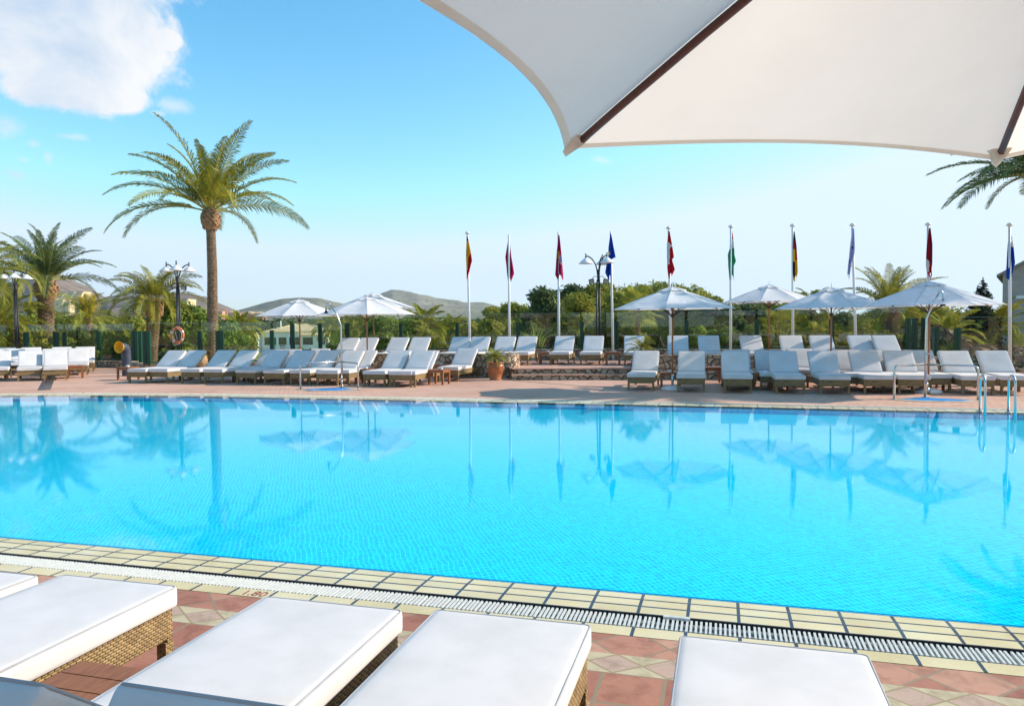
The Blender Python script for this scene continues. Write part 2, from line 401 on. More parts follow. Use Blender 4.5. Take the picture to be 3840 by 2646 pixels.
N = NT('palm_bark'); N.rough(.95); N.spec(.1); mp = N.coord('Object'); ns = N.noise(mp, 14, 6, .7); r = N.ramp(ns, 'Fac', [(.3, (.085, .055, .035)), (.5, (.21, .145, .095)), (.72, (.38, .28, .19))]); N.col((r, 0)); N.bump((ns, 0), .8, .03); M['palm_bark'] = N.m
M['boot'] = simple('cut_palm_stubs', (.31, .175, .085), .8, 0, .45, 9)
N = NT('lawn_grass'); N.rough(.95); N.spec(.1); mp = N.coord('Object'); n1 = N.noise(mp, .06, 5); n2 = N.noise(mp, 1.5, 6, .7)
r = N.ramp(n1, 'Fac', [(.35, (.20, .24, .045)), (.65, (.36, .34, .09))]); r2 = N.ramp(n2, 'Fac', [(.3, (.6, .65, .55)), (.7, (1, 1, 1))])
N.col(N.mix((r, 0), (r2, 0), .8, 'MULTIPLY')); M['lawn'] = N.m
def hillm(name, ca, cb, cc):
    N = NT(name); N.rough(.95); N.spec(.05); mp = N.coord('Object')
    n1 = N.noise(mp, .012, 7, .6); r = N.ramp(n1, 'Fac', [(.35, ca), (.65, cb)])
    v = N.n('ShaderNodeTexVoronoi', feature='F1', i_Scale=.10, i_Randomness=1.0); N.l(mp, 'Vector', v, 'Vector')
    rv = N.ramp(v, 'Distance', [(.22, (1, 1, 1)), (.5, (0, 0, 0))]); n2 = N.noise(mp, .03, 4); r2 = N.ramp(n2, 'Fac', [(.4, (0, 0, 0)), (.6, (1, 1, 1))])
    msk = N.math('MULTIPLY', (rv, 0), (r2, 0)); msk = N.math('MULTIPLY', msk, 1.0)
    N.col(N.mix((r, 0), cc, msk)); N.bump((n1, 0), .6, 8.0); return N.m
M['hill_brown'] = hillm('scrub_hillside', (.17, .125, .10), (.29, .22, .17), (.05, .06, .035))
M['hill_green'] = hillm('green_scrub_hillside', (.17, .165, .12), (.30, .275, .20), (.045, .065, .04))
# render walls
M['cream_wall'] = simple('cream_render', (.68, .55, .30), .85, 0, .08, .5)
M['white_wall'] = simple('white_render', (.84, .84, .82), .85, 0, .06, .8)
M['pink_wall'] = simple('pink_render', (.62, .34, .24), .85, 0, .08, .5)
M['ochre_wall'] = simple('ochre_render', (.74, .56, .30), .85, 0, .08, .7)
M['mauve_wall'] = simple('rough_grey_render', (.42, .35, .33), .9, 0, .12, 3)
N = NT('pantile_roof'); N.rough(.8); mp = N.coord('Object'); w = N.n('ShaderNodeTexWave', wave_type='BANDS', bands_direction='X', i_Scale=1.1); N.l(mp, 'Vector', w, 'Vector')
ns = N.noise(mp, 2, 5); r = N.ramp(ns, 'Fac', [(.3, (.66, .46, .22)), (.7, (.90, .70, .40))]); r2 = N.ramp(w, 1, [(.1, (.55, .5, .5)), (.6, (1, 1, 1))])
N.col(N.mix((r, 0), (r2, 0), .8, 'MULTIPLY')); N.bump((w, 1), .7, .08); M['roof'] = N.m
M['mauve_roof'] = simple('weathered_roof', (.30, .26, .25), .85, 0, .25, 3)

# ------------------------------------------------------------------ world + sun
SUN_EL, SUN_AZ = 30.0, 80.0          # azimuth clockwise from +Y
W = bpy.data.worlds.new('World'); SC.world = W; W.use_nodes = True
wt = W.node_tree; bg = wt.nodes['Background']; bg.inputs['Strength'].default_value = .15
sky = wt.nodes.new('ShaderNodeTexSky'); sky.sky_type = 'NISHITA'; sky.sun_disc = False
sky.sun_elevation = R(SUN_EL); sky.sun_rotation = R(SUN_AZ); sky.air_density = 1.0; sky.dust_density = .6; sky.ozone_density = 1.6; sky.altitude = 0
def wn(t, **k):
    n = wt.nodes.new(t)
    for a, b in k.items(): setattr(n, a, b)
    return n
def wmath(op, a, b=None):
    m = wn('ShaderNodeMath', operation=op)
    for i, x in enumerate((a, b)):
        if x is None: continue
        if isinstance(x, (int, float)): m.inputs[i].default_value = x
        else: wt.links.new(x, m.inputs[i])
    return m.outputs[0]
tc = wn('ShaderNodeTexCoord'); DIR = tc.outputs['Generated']
def wdot(v):
    d = wn('ShaderNodeVectorMath', operation='DOT_PRODUCT'); wt.links.new(DIR, d.inputs[0]); d.inputs[1].default_value = v; return d.outputs['Value']
cdir = ray(300, 180).normalized(); cr = cdir.cross(Vector((0, 0, 1))).normalized(); cu = cr.cross(cdir)
fz = wdot(tuple(cdir)); a0 = wmath('DIVIDE', wdot(tuple(cr)), wmath('MAXIMUM', fz, .05)); b0_ = wmath('DIVIDE', wdot(tuple(cu)), wmath('MAXIMUM', fz, .05))
cxyz = wn('ShaderNodeCombineXYZ'); wt.links.new(a0, cxyz.inputs[0]); wt.links.new(b0_, cxyz.inputs[1])
def wnoise(scale, det=7, rough=.6, dist=.4, off=0):
    n = wn('ShaderNodeTexNoise'); n.inputs['Scale'].default_value = scale; n.inputs['Detail'].default_value = det
    n.inputs['Roughness'].default_value = rough; n.inputs['Distortion'].default_value = dist
    mp = wn('ShaderNodeMapping'); mp.inputs['Location'].default_value = (off, off*.7, 0); wt.links.new(cxyz.outputs[0], mp.inputs[0]); wt.links.new(mp.outputs[0], n.inputs['Vector'])
    return n.outputs['Fac']
def blob(px, py, rx, ry):
    """soft ellipse in the sky round the direction seen at that place; 1 centre, 0 rim"""
    d = ray(px, py).normalized(); f_ = d.dot(cdir); ca, cb_ = d.dot(cr)/f_, d.dot(cu)/f_
    x = wmath('DIVIDE', wmath('SUBTRACT', a0, ca), rx/F); y = wmath('DIVIDE', wmath('SUBTRACT', b0_, cb_), ry/F)
    q = wmath('ADD', wmath('MULTIPLY', x, x), wmath('MULTIPLY', y, y)); return wmath('SUBTRACT', 1.0, wmath('SQRT', q))
blobs = [(60, 60, 420, 260), (330, 130, 380, 270), (480, 180, 200, 210), (610, 150, 90, 60), (250, 330, 250, 100), (430, 360, 150, 70), (-60, -200, 700, 330), (300, -250, 400, 350)]
small = [(660, 398, 70, 30), (30, 470, 70, 45), (130, 540, 26, 20), (270, 512, 55, 16), (90, 600, 28, 14), (60, 655, 40, 22), (590, 425, 30, 12), (2250, 600, 85, 20), (180, 590, 18, 30)]
mk = None
for b in blobs:
    v = blob(*b); mk = v if mk is None else wmath('MAXIMUM', mk, v)
ns = wmath('ADD', wmath('MULTIPLY', wnoise(8, 9, .66, .6), .85), wmath('MULTIPLY', wnoise(30, 7, .65, .9, 5), .3)); n_b = wmath('SUBTRACT', ns, .57)
den = wmath('SUBTRACT', wmath('ADD', mk, wmath('MULTIPLY', n_b, 1.25)), .15)
mr = wn('ShaderNodeMapRange'); wt.links.new(den, mr.inputs[0]); mr.inputs[1].default_value = .02; mr.inputs[2].default_value = .30; mr.interpolation_type = 'SMOOTHSTEP'
ms = None
for b in small:
    v = blob(*b); ms = v if ms is None else wmath('MAXIMUM', ms, v)
den2 = wmath('ADD', ms, wmath('MULTIPLY', wmath('SUBTRACT', wnoise(28, 6, .65, .8, 3), .5), 2.2))
mr2 = wn('ShaderNodeMapRange'); wt.links.new(den2, mr2.inputs[0]); mr2.inputs[1].default_value = .1; mr2.inputs[2].default_value = .9; mr2.inputs[4].default_value = .5
front = wmath('GREATER_THAN', fz, .2)
call = wmath('MULTIPLY', wmath('MAXIMUM', mr.outputs[0], mr2.outputs[0]), front)
crv = wn('ShaderNodeValToRGB'); wt.links.new(wmath('ADD', wmath('MULTIPLY', wnoise(6.5, 6, .6, .5, 1.3), 1.0), wmath('MULTIPLY', a0, 1.6)), crv.inputs[0])
crv.color_ramp.elements[0].position = .27; crv.color_ramp.elements[0].color = (2.3, 3.0, 3.9, 1)
crv.color_ramp.elements[1].position = .60; crv.color_ramp.elements[1].color = (4.3, 4.35, 4.45, 1)
sps = wn('ShaderNodeSeparateColor'); wt.links.new(sky.outputs[0], sps.inputs[0]); cps = wn('ShaderNodeCombineColor')
KS = .212
for i_, (ex, gn, mxv) in enumerate(((1.7, 1.27, .74), (1.15, 1.22, .91), (1.0, 1.16, 1.06))):
    q_ = wmath('MULTIPLY', wmath('POWER', wmath('MULTIPLY', sps.outputs[i_], KS), ex), gn)
    wt.links.new(wmath('DIVIDE', wmath('MINIMUM', q_, mxv), KS), cps.inputs[i_])
mxw = wn('ShaderNodeMix', data_type='RGBA'); wt.links.new(call, mxw.inputs[0]); wt.links.new(cps.outputs[0], mxw.inputs[6]); wt.links.new(crv.outputs[0], mxw.inputs[7])
wt.links.new(mxw.outputs[2], bg.inputs['Color'])
sl = bpy.data.lights.new('sun', 'SUN'); sl.energy = 4.1; sl.angle = R(.5); sl.color = (1, .89, .75)
so = bpy.data.objects.new('sun', sl); COL.objects.link(so)
sd = Vector((math.sin(R(SUN_AZ))*math.cos(R(SUN_EL)), math.cos(R(SUN_AZ))*math.cos(R(SUN_EL)), math.sin(R(SUN_EL))))
so.rotation_euler = (-sd).to_track_quat('-Z', 'Y').to_euler(); so.location = (30, 20, 30)
SC.view_settings.view_transform = 'Standard'; SC.view_settings.look = 'None'; SC.view_settings.exposure = .62; SC.view_settings.gamma = 1

# ------------------------------------------------------------------ pool + decks
TH = R(15.7); E0 = Vector((0, 4.91)); UD = Vector((math.cos(TH), -math.sin(TH))); VD = Vector((math.sin(TH), math.cos(TH)))
def UV2(u, v, z=0.0):
    p = E0+UD*u+VD*v; return Vector((p.x, p.y, z))
WZ = -.008
far_px = [(0, 1478), (376, 1478), (700, 1484), (1100, 1491), (1500, 1499), (1900, 1508), (2300, 1514.5), (2700, 1521), (3300, 1538), (3840, 1550)]
far = [G(x, y, WZ).to_2d() for x, y in far_px]
dl = (far[0]-far[1]).normalized(); far = [far[0]+Vector((-12, -1.0))] + far; dr = (far[-1]-far[-2]).normalized(); far.append(far[-1]+Vector((8, -2.0)))
# smooth
for _ in range(2):
    far = [far[0]]+[(far[i-1]+far[i]*2+far[i+1])/4 for i in range(1, len(far)-1)]+[far[-1]]
def resample(pl, step):
    out = [pl[0]]; acc = [0.0]
    for a, b in zip(pl[:-1], pl[1:]):
        L = (b-a).length; n = max(1, int(L/step))
        for i in range(1, n+1): out.append(a.lerp(b, i/n)); acc.append(acc[-1]+L/n)
    return out, acc
farR, farS = resample(far, .5)
def normals(pl):
    ns = []
    for i in range(len(pl)):
        t = (pl[min(i+1, len(pl)-1)]-pl[max(i-1, 0)]).normalized(); ns.append(Vector((-t.y, t.x)))
    return ns
farN = normals(farR)
def strip(name, pl, S, Nn, offs, zs, mat, thick=None):
    """ribbon along a 2D path; offs/zs = profile across"""
    mb = MB(); uv = []
    k = len(offs)
    for p, s_, n in zip(pl, S, Nn):
        for o, z in zip(offs, zs):
            q = p+n*o; mb.v.append((q.x, q.y, z)); uv.append((s_, o))
    for i in range(len(pl)-1):
        for j in range(k-1):
            a = i*k+j; mb.f.append((a, a+k, a+k+1, a+1)); mb.mi.append(0); mb.sm.append(False)
    return mb.build(name, mat, None, uv)
nearP = [UV2(u, 0).to_2d() for u in np.arange(-22, 16.1, .5)]; nearS = [float(u) for u in np.arange(-22, 16.1, .5)]; nearN = [-VD]*len(nearP)
XL, XR, YB, YF = -34, 30, -18, 34.0
# near side bands (distance from the water's edge)
struct(strip('pool_coping', nearP, nearS, nearN, [-.012, 0.0, .118, .236, .354], [-.05, -.0095, -.002, 0, 0], M['coping']))
struct(strip('drain_channel', nearP, nearS, nearN, [.354, .356, .386], [0, -.10, -.10], M['gutter']))
M['tray'] = simple('drain_tray', (.30, .30, .28), .7, 0, .4, 20)
struct(strip('drain_tray', nearP, nearS, nearN, [.387, .388, .559, .562], [-.10, -.024, -.024, 0], M['tray']))
struct(strip('border_strip', nearP, nearS, nearN, [.562, .682], [0, 0], M['cream_strip']))
def shifted(off, du=0): return [o+du for o in off]
def bandobj(name, o0, o1, mat, vc):
    mb = MB(); uv = []
    for u in (-22, 16):
        for o in (o0, o1):
            q = UV2(u, -o, -.002); mb.v.append(tuple(q)); uv.append((u+.13, o-vc))
    mb.f.append((0, 2, 3, 1)); mb.mi.append(0); mb.sm.append(False)
    return struct(mb.build(name, mat, None, uv))
bandobj('diagonal_tile_band', .682, .925, M['tile_diamond'], .80)
bandobj('diamond_border_band', .925, 1.135, M['tile_small'], 1.03)
bandobj('terrace_tiles', 1.135, 20, M['tile_square'], 1.135)
# white overflow grate
mb = MB(); A3 = Matrix.Rotation(-TH, 3, 'Z')
u = -9.0
while u < 5.5:
    jt = rnd.uniform(-.003, .003)
    c = UV2(u+jt, -.472, -.006); mb.box(c, (.0125, .160, .016), A3); u += .0262
for o in (.44, .505):
    c = UV2(-1.75, -o, -.0185); mb.box(c, (14.5, .012, .009), A3)
for q in range(5):                                   # a crumpled white tissue of foam left on the grate is part of the slats' clutter
    c = UV2(1.02+q*.03+.0, -.385, .006); mb.box(c, (.03, .02+.01*rnd.random(), .016), A3)
g = mb.build('drain_grate', M['grate']); tag(g, 'white slatted plastic overflow grate along the near pool edge', 'drain grate')
# depth marker text on the cream strip
def text_obj(name, s, size, loc, rz, mat, tilt=0, parent=None, ext=.0005, align='CENTER'):
    cu_ = bpy.data.curves.new(name, 'FONT'); cu_.body = s; cu_.size = size; cu_.extrude = ext; cu_.align_x = align
    o = bpy.data.objects.new(name, cu_); COL.objects.link(o)
    dg = bpy.context.evaluated_depsgraph_get(); me = bpy.data.meshes.new_from_object(o.evaluated_get(dg)); bpy.data.objects.remove(o)
    me.materials.clear(); me.materials.append(mat)
    o = bpy.data.objects.new(name, me); COL.objects.link(o); o.location = loc; o.rotation_euler = (tilt, 0, rz)
    if parent: o.parent = parent
    return o
M['red_text'] = simple('faded_red_paint', (.30, .05, .04), .6)
p = G(922, 2242, .002); t_ = text_obj('depth_marking', '1.80', .105, tuple(UV2((p.to_2d()-E0).dot(UD), -.664, .0015)), -TH, M['red_text']); tag(t_, 'faded red depth marking 1.80 on the cream border tile', 'depth marking')
# basin
DEP = -.36
poly = [UV2(-22, 0).to_2d(), UV2(16, 0).to_2d()] + [Vector(p) for p in reversed(farR)]
mb = MB(); n = len(poly)
for z in (DEP, -.045, -.03): mb.v += [(p.x, p.y, z if z != DEP else DEP+.235*max(0, min(1.15, (p-E0).dot(VD)/11.5))) for p in poly]
mb.f.append(tuple(range(n))); mb.mi.append(0); mb.sm.append(False)
for i in range(n):
    j = (i+1) % n
    mb.f.append((i, i+n, j+n, j)); mb.mi.append(0); mb.sm.append(False)
    mb.f.append((i+n, i+2*n, j+2*n, j+n)); mb.mi.append(1); mb.sm.append(False)
struct(mb.build('pool_basin', [M['mosaic'], M['blue_line']]))
mb = MB(); mb.v = [(p.x, p.y, WZ) for p in poly]; mb.f.append(tuple(range(n))); mb.mi.append(0); mb.sm.append(True)
struct(mb.build('pool_water', M['water']))
# narrow blue waterline at near edge (tile face above water)
struct(strip('waterline_tile', nearP, nearS, nearN, [-.034, -.013], [-.020, -.0055], M['blue_line']))
# far side bands
struct(strip('far_coping', farR, farS, farN, [-.01, 0, .20, .34], [-.05, -.0095, 0, 0], M['coping']))
struct(strip('far_drain_channel', farR, farS, farN, [.34, .342, .548, .55], [0, -.08, -.08, 0], M['gutter']))
struct(strip('far_border_strip', farR, farS, farN, [.55, .62], [.0, .0], M['cream_strip']))
mb = MB(); fs_, _ = resample(farR, .045)
prev = None; acc = 0
for i in range(1, len(fs_)):
    a, b = fs_[i-1], fs_[i]; t = (b-a).normalized(); nn = Vector((-t.y, t.x)); c = a.lerp(b, .5)+nn*.447
    mb.box((c.x, c.y, -.004), (.026, .185, .014), Matrix.Rotation(math.atan2(t.y, t.x), 3, 'Z'))
g = mb.build('drain_grate', M['grate']); tag(g, 'white slatted grate running along the far pool edge', 'drain grate')
# far deck
fo = [p+n_*.62 for p, n_ in zip(farR, farN)]
def ngon(name, pts, z, mat):
    bm = bmesh.new(); vs = [bm.verts.new((p[0], p[1], z)) for p in pts]; f = bm.faces.new(vs)
    if f.normal.z < 0 or f.calc_center_median is None: pass
    bmesh.ops.triangulate(bm, faces=bm.faces[:]); bmesh.ops.recalc_face_normals(bm, faces=bm.faces[:])
    me = bpy.data.meshes.new(name); bm.to_mesh(me); bm.free(); me.materials.append(mat)
    o = bpy.data.objects.new(name, me); COL.objects.link(o); return struct(o)
ngon('far_deck', [tuple(p) for p in fo]+[(XR, fo[-1].y), (XR, YF), (XL, YF), (XL, fo[0].y)], 0, M['pavers'])
nl = UV2(-22, -1.3).to_2d(); nr = UV2(16, -.9).to_2d()
ngon('side_deck', [(XL, fo[0].y), (fo[0].x, fo[0].y), (farR[0].x, farR[0].y), tuple(UV2(-22, 0).to_2d()), tuple(UV2(-22, -20).to_2d()), (XL, -8)], -.003, M['pavers'])
ngon('side_deck', [(fo[-1].x, fo[-1].y), (XR, fo[-1].y), (XR, -20), tuple(UV2(16, -20).to_2d()), tuple(UV2(16, 0).to_2d()), (farR[-1].x, farR[-1].y)], -.003, M['pavers'])
# pale joint line and drain channel across the far deck at left
a = G(190, 1408); b = G(165, 1462); mb = MB(); d = (b-a).normalized(); nn = Vector((-d.y, d.x, 0))*.16
mb.add([a+nn+Vector((0, 0, .004)), a-nn+Vector((0, 0, .004)), b-nn+Vector((0, 0, .004)), b+nn+Vector((0, 0, .004))], [(0, 1, 2, 3)]); struct(mb.build('pale_deck_strip', M['cream_strip']))
a = G(1922, 1427); b = G(2320, 1458); mb = MB(); d = (b-a).normalized(); nn = Vector((-d.y, d.x, 0))*.02; up = Vector((0, 0, .004))
mb.add([a+nn+up, a-nn+up, b-nn+up, b+nn+up], [(0, 1, 2, 3)]); struct(mb.build('deck_joint', M['gutter']))

# ground sheet
def gz(x, y):
    if -33 < x < 29 and -17 < y < 33.5: return -2.8
    if y > 33: return -.25 - 2.15*max(0, min(1, (y-40)/60))
    return -.25
xs = [-3000, -1500, -700, -300, -150, -80, -50, -33.6, -32.9] + list(range(-30, 29, 6)) + [28.9, 29.6, 50, 80, 150, 300, 700, 1500, 3000]
ys = [-400, -100, -40, -17.6, -16.9] + list(range(-12, 33, 6)) + [33.3, 34.0, 36, 40, 50, 60, 80, 100, 150, 250, 400, 800, 1500, 2860]
mb = MB()
for y in ys:
    for x in xs: mb.v.append((x, y, gz(x, y)))
k = len(xs)
for j in range(len(ys)-1):
    for i in range(k-1):
        a = j*k+i; mb.f.append((a, a+1, a+k+1, a+k)); mb.mi.append(0); mb.sm.append(False)
struct(mb.build('ground', M['lawn']))

# ------------------------------------------------------------------ terrace, steps, walls
TZ = .33
S0, S1 = G(1925, 1426), G(2380, 1434)
def at_px(px, Y, z=0):                     # point at screen column px and depth Y
    p = PD(px, 1219, Y); return Vector((p.x, p.y, z))
def wallpath(name, pts, z0, z1, th, mat, label=None, parent=None, cat='stone wall'):
    pts = [Vector((p[0], p[1])) for p in pts]; ns = normals(pts); mb = MB(); m = len(pts)
    for p, n_ in zip(pts, ns):
        a = p-n_*th/2; b = p+n_*th/2
        mb.v += [(a.x, a.y, z0), (a.x, a.y, z1), (b.x, b.y, z1), (b.x, b.y, z0)]
    for i in range(m-1):
        for q in range(3):
            a = i*4+q; mb.f.append((a, a+1, a+5, a+4)); mb.mi.append(0); mb.sm.append(False)
    mb.f.append((3, 2, 1, 0)); mb.mi.append(0); mb.sm.append(False)
    e = (m-1)*4; mb.f.append((e, e+1, e+2, e+3)); mb.mi.append(0); mb.sm.append(False)
    o = mb.build(name, mat, parent)
    if label: tag(o, label, cat)
    return o
def densify(pl, n=6):
    """Catmull-Rom"""
    out = []
    P = [Vector((p[0], p[1])) for p in pl]; P = [P[0]*2-P[1]]+P+[P[-1]*2-P[-2]]
    for i in range(1, len(P)-2):
        for k in range(n):
            t = k/n; a, b, c, d = P[i-1], P[i], P[i+1], P[i+2]
            out.append(.5*((2*b)+(c-a)*t+(2*a-5*b+4*c-d)*t*t+(3*b-a-3*c+d)*t**3))
    out.append(P[-2]); return out
left_wall = densify([at_px(1270, 27.3), at_px(1400, 25.8), at_px(1620, 25.2), at_px(1780, 24.9), at_px(1862, 24.3), at_px(1908, 24.15)])
end_w = [at_px(1911, 24.16), at_px(1930, 24.5), at_px(1922, 25.2), at_px(1905, 25.7)]
right_wall = densify([at_px(2372, 23.3), at_px(2480, 22.95), at_px(2811, 22.6), at_px(3200, 21.4), at_px(3480, 20.4), at_px(3530, 20.5)])
wallpath('stone_wall', left_wall+[Vector((p.x, p.y)) for p in end_w], -.05, .76, .34, M['stone'], 'curved rubble stone wall left of the terrace steps, behind the clay pot')
wallpath('stone_wall', right_wall, -.05, .74, .34, M['stone'], 'long rubble stone parapet behind the right hand loungers')
# terrace floor + steps
fl = [Vector((p.x, p.y)) for p in left_wall]+[Vector((at_px(1912, 23.75).x, 23.75))]
fr_ = [at_px(2374, 23.35).to_2d()]+[Vector((p.x, p.y)) for p in right_wall]
back = [at_px(3560, 24.6).to_2d(), at_px(3118, 25.6).to_2d(), at_px(2600, 27.6).to_2d(), at_px(2200, 29.0).to_2d(), at_px(1200, 29.6).to_2d()]
ngon('terrace_floor', fl+fr_+back, TZ, M['step_tile'])
tw = MB()
pl = fl+fr_+back; n = len(pl)
for z in (-.05, TZ-.001): tw.v += [(p.x, p.y, z) for p in pl]
for i in range(n):
    j = (i+1) % n; tw.f.append((i, j, j+n, i+n)); tw.mi.append(0); tw.sm.append(False)
struct(tw.build('terrace_side', M['stone_step']))
st = empty('terrace_steps', (0, 0, 0), 0, 'two low rubble stone steps with red tile treads leading to the terrace', 'steps')
sa, sb = at_px(1918, 23.05), at_px(2420, 22.75)
d = (sb-sa).normalized(); nb = Vector((-d.y, d.x, 0))
L = (sb-sa).length; rz = math.atan2(d.y, d.x)
mb = MB(); mb.bx(0, L, .0, .45, 0, .145); o = mb.build('riser', M['stone_step'], st); o.location = sa; o.rotation_euler.z = rz
mb = MB(); mb.bx(-.02, L+.02, -.025, .42, .146, .165); o = mb.build('tread', M['step_tile'], st); o.location = sa; o.rotation_euler.z = rz
mb = MB(); mb.bx(0, L, .40, 1.2, 0.0, TZ-.022); o = mb.build('riser', M['stone_step'], st); o.location = sa; o.rotation_euler.z = rz
mb = MB(); mb.bx(-.02, L+.02, .375, 1.25, TZ-.021, TZ+.004); o = mb.build('tread', M['step_tile'], st); o.location = sa; o.rotation_euler.z = rz

# ------------------------------------------------------------------ glass fences
def fence(pts, zb, h_post, h_glass, label, posts, kick=.05):
    """pts: list of (px, Y) ; posts: list of (px, width_m, dz)"""
    root = empty('glass_fence', (0, 0, 0), 0, label, 'fence')
    P = [at_px(px, Y).to_2d() for px, Y in pts]
    mr_ = MB()
    for i, (a, b) in enumerate(zip(P[:-1], P[1:])):
        d = (b-a); L_ = d.length; t = d.normalized(); Rz = Matrix.Rotation(math.atan2(t.y, t.x), 3, 'Z'); c = (a+b)/2
        m2 = MB(); m2.box((c.x, c.y, (zb+kick+.03+zb+h_glass)/2), (L_-.10, .012, h_glass-kick-.03), Rz, 0)
        m2.build('glass_pane', [M['glass']], root)
        m3 = MB(); m3.box((c.x, c.y, zb+h_glass+.004), (L_-.10, .012, .006), Rz); m3.build('pane_edge', M['glass_edge'], root)
        mr_.box((c.x, c.y, zb+kick), (L_-.14, .05, .05), Rz)
    mr_.build('bottom_rail', M['green'], root)
    for px, Y, w, k in posts:
        q = at_px(px, Y)
        for j in range(k):
            m4 = MB(); x = q.x+(j-(k-1)/2)*w*1.15
            m4.bx(x-w/2, x+w/2, q.y-.07, q.y+.07, zb, zb+h_post)
            m4.bx(x-w*.2, x+w*.2, q.y-.085, q.y-.0702, zb, zb+h_post-.02)
            m4.build('post', M['green'], root)
    return root
def fY(px): return 29.0 if px < 2200 else 29.0-(px-2200)/(3520-2200)*4.4
tp = [1096, 1200, 1302, 1503, 1714, 1943, 2181, 2310, 2573, 2837, 3118]
fence([(p, fY(p)) for p in tp]+[(3400, fY(3400))], .76, 1.05, 1.38, 'raised run of green posted glass screens on the stone ledge behind the terrace loungers',
      [(1096, 29, .15, 1), (1200, 29, .06, 2), (1302, 29, .055, 3), (1503, 29, .06, 2), (1714, 29, .06, 2), (1943, 29, .065, 2), (2181, 28.98, .13, 1), (2310, fY(2310), .07, 2),
       (2573, fY(2573), .14, 1), (2837, fY(2837), .14, 1), (3118, fY(3118), .14, 1), (3405, 24.6, .13, 1), (3430, 24.7, .13, 1), (3463, 24.6, .10, 1)], .04)
wallpath('stone_wall', [at_px(1085, 29.2), at_px(1943, 29.15), at_px(2200, 29.1), at_px(3118, fY(3118)+.1), at_px(3420, fY(3420)+.1)], TZ-.4, .76, .3, M['stone'], 'low rubble stone ledge under the raised glass screens at the back of the terrace')
fence([(-250, 35.5), (97, 34.6), (209, 34.2), (240, 34.0), (369, 33.2), (505, 32.6)], .30, 1.28, 1.60, 'low glass fence with green posts behind the far left loungers',
      [(97, 34.6, .10, 2), (209, 34.2, .11, 2), (240, 34.0, .06, 2), (369, 33.2, .07, 2)])
fence([(549, 29.2), (749, 30.2), (823, 30.3), (1019, 30.2), (1085, 30.0)], .30, 1.28, 1.60, 'glass fence with green posts between the ventilation pipe and the clubhouse view',
      [(505, 32.6, .12, 2), (525, 31.0, .12, 1), (549, 29.2, .13, 2), (749, 30.2, .07, 2), (823, 30.3, .14, 2), (1019, 30.2, .14, 1)])
wallpath('stone_wall', [at_px(330, 33.4), at_px(500, 32.2), at_px(552, 29.4), at_px(700, 29.9), at_px(1100, 30.0)], -.1, .29, .45, M['stone'], 'knee high rubble wall under the left glass fence beside the ventilation pipe')
fence([(3590, 21.6), (3900, 21.2)], .34, 1.18, 1.47, 'glass screen with one green post in front of the rocky bank at the right edge', [(3509, 21.9, .15, 1), (3590, 21.6, .13, 1)], .08)
wallpath('stone_wall', [at_px(3535, 20.8), at_px(3600, 21.5), at_px(3950, 21.1)], -.05, .33, .35, M['stone'], 'low rough stone wall under the glass screen at the right edge')

# ------------------------------------------------------------------ loungers
def ptube(mb, x0, x1, y0, y1, z, r, rc, n=6):
    pts = []
    for cx, cy, a0_ in ((x1-rc, y1-rc, 0), (x0+rc, y1-rc, 90), (x0+rc, y0+rc, 180), (x1-rc, y0+rc, 270)):
        for k in range(4):
            a = R(a0_+k*30); pts.append((cx+rc*math.cos(a), cy+rc*math.sin(a), z))
    pts.append(pts[0]); mb.tube(pts, r, n, cap=False)
def make_lounger(name='sun_lounger', seed=1, hi=False):
    root = empty(name, (0, 0, 0), 0, 'x', 'sun lounger')
    w = .335
    mb = MB()
    mb.bx(-w, w, 0, .035, .185, .335); mb.bx(-w, -w+.035, .036, 1.93, .20, .334); mb.bx(w-.035, w, .036, 1.93, .20, .334); mb.bx(-w, w, 1.931, 1.965, .20, .335)
    for k in range(11): mb.bx(-w+.036, w-.036, .08+k*.108, .15+k*.108, .300, .325)
    mb.build('wicker_frame', M['wicker'], root)
    for sx in (-1, 1):
        for y in (.0, 1.915):
            m2 = MB(); x = sx*(w-.024); m2.bx(x-.026, x+.026, y-.002, y+.05, 0, .1995 if y > 1 else .1845); m2.build('leg', M['wicker'], root)
    cw = .352
    mb = MB(); mb.rbox(-cw, cw, -.03, 1.235, .340, .443, .020, 14, 22, 6, .006, wob=.0010, seed=seed); sc_ = mb.build('seat_cushion', M['fabric'], root)
    mb = MB(); ptube(mb, -cw+.006, cw-.006, -.024, 1.229, .438, .0046, .022); mb.build('piping', M['piping'], sc_)
    # backrest
    ang = R(39.5); H = Matrix.Translation((0, 1.21, .352)) @ Matrix.Rotation(ang, 4, 'X')
    mb = MB(); mb.rbox(-cw, cw, .03, .83, .018, .110, .022, 14, 14, 6, .007, wob=.002, seed=seed+3); mb.xf(H); bc = mb.build('back_cushion', M['fabric'], root)
    mb = MB(); ptube(mb, -cw+.006, cw-.006, .036, .824, .104, .0046, .022); mb.xf(H); mb.build('piping', M['piping'], bc)
    mb = MB(); mb.bx(-w+.04, w-.04, .0, .80, -.02, .012); mb.bx(-w+.02, -w+.0395, .0, .81, -.024, .016); mb.bx(w-.0395, w-.02, .0, .81, -.024, .016); mb.xf(H); mb.build('back_frame', M['wicker'], root)
    mb = MB()
    top = H @ Vector((0, .50, -.022))
    for sx in (-1, 1): mb.tube([(sx*.27, top.y, top.z), (sx*.27, top.y+.17, .33)], .009, 6)
    mb.tube([(-.27, top.y, top.z), (.27, top.y, top.z)], .009, 6)
    mb.build('back_prop', M['steel'], root)
    return root
LN = make_lounger()
_used = [False]
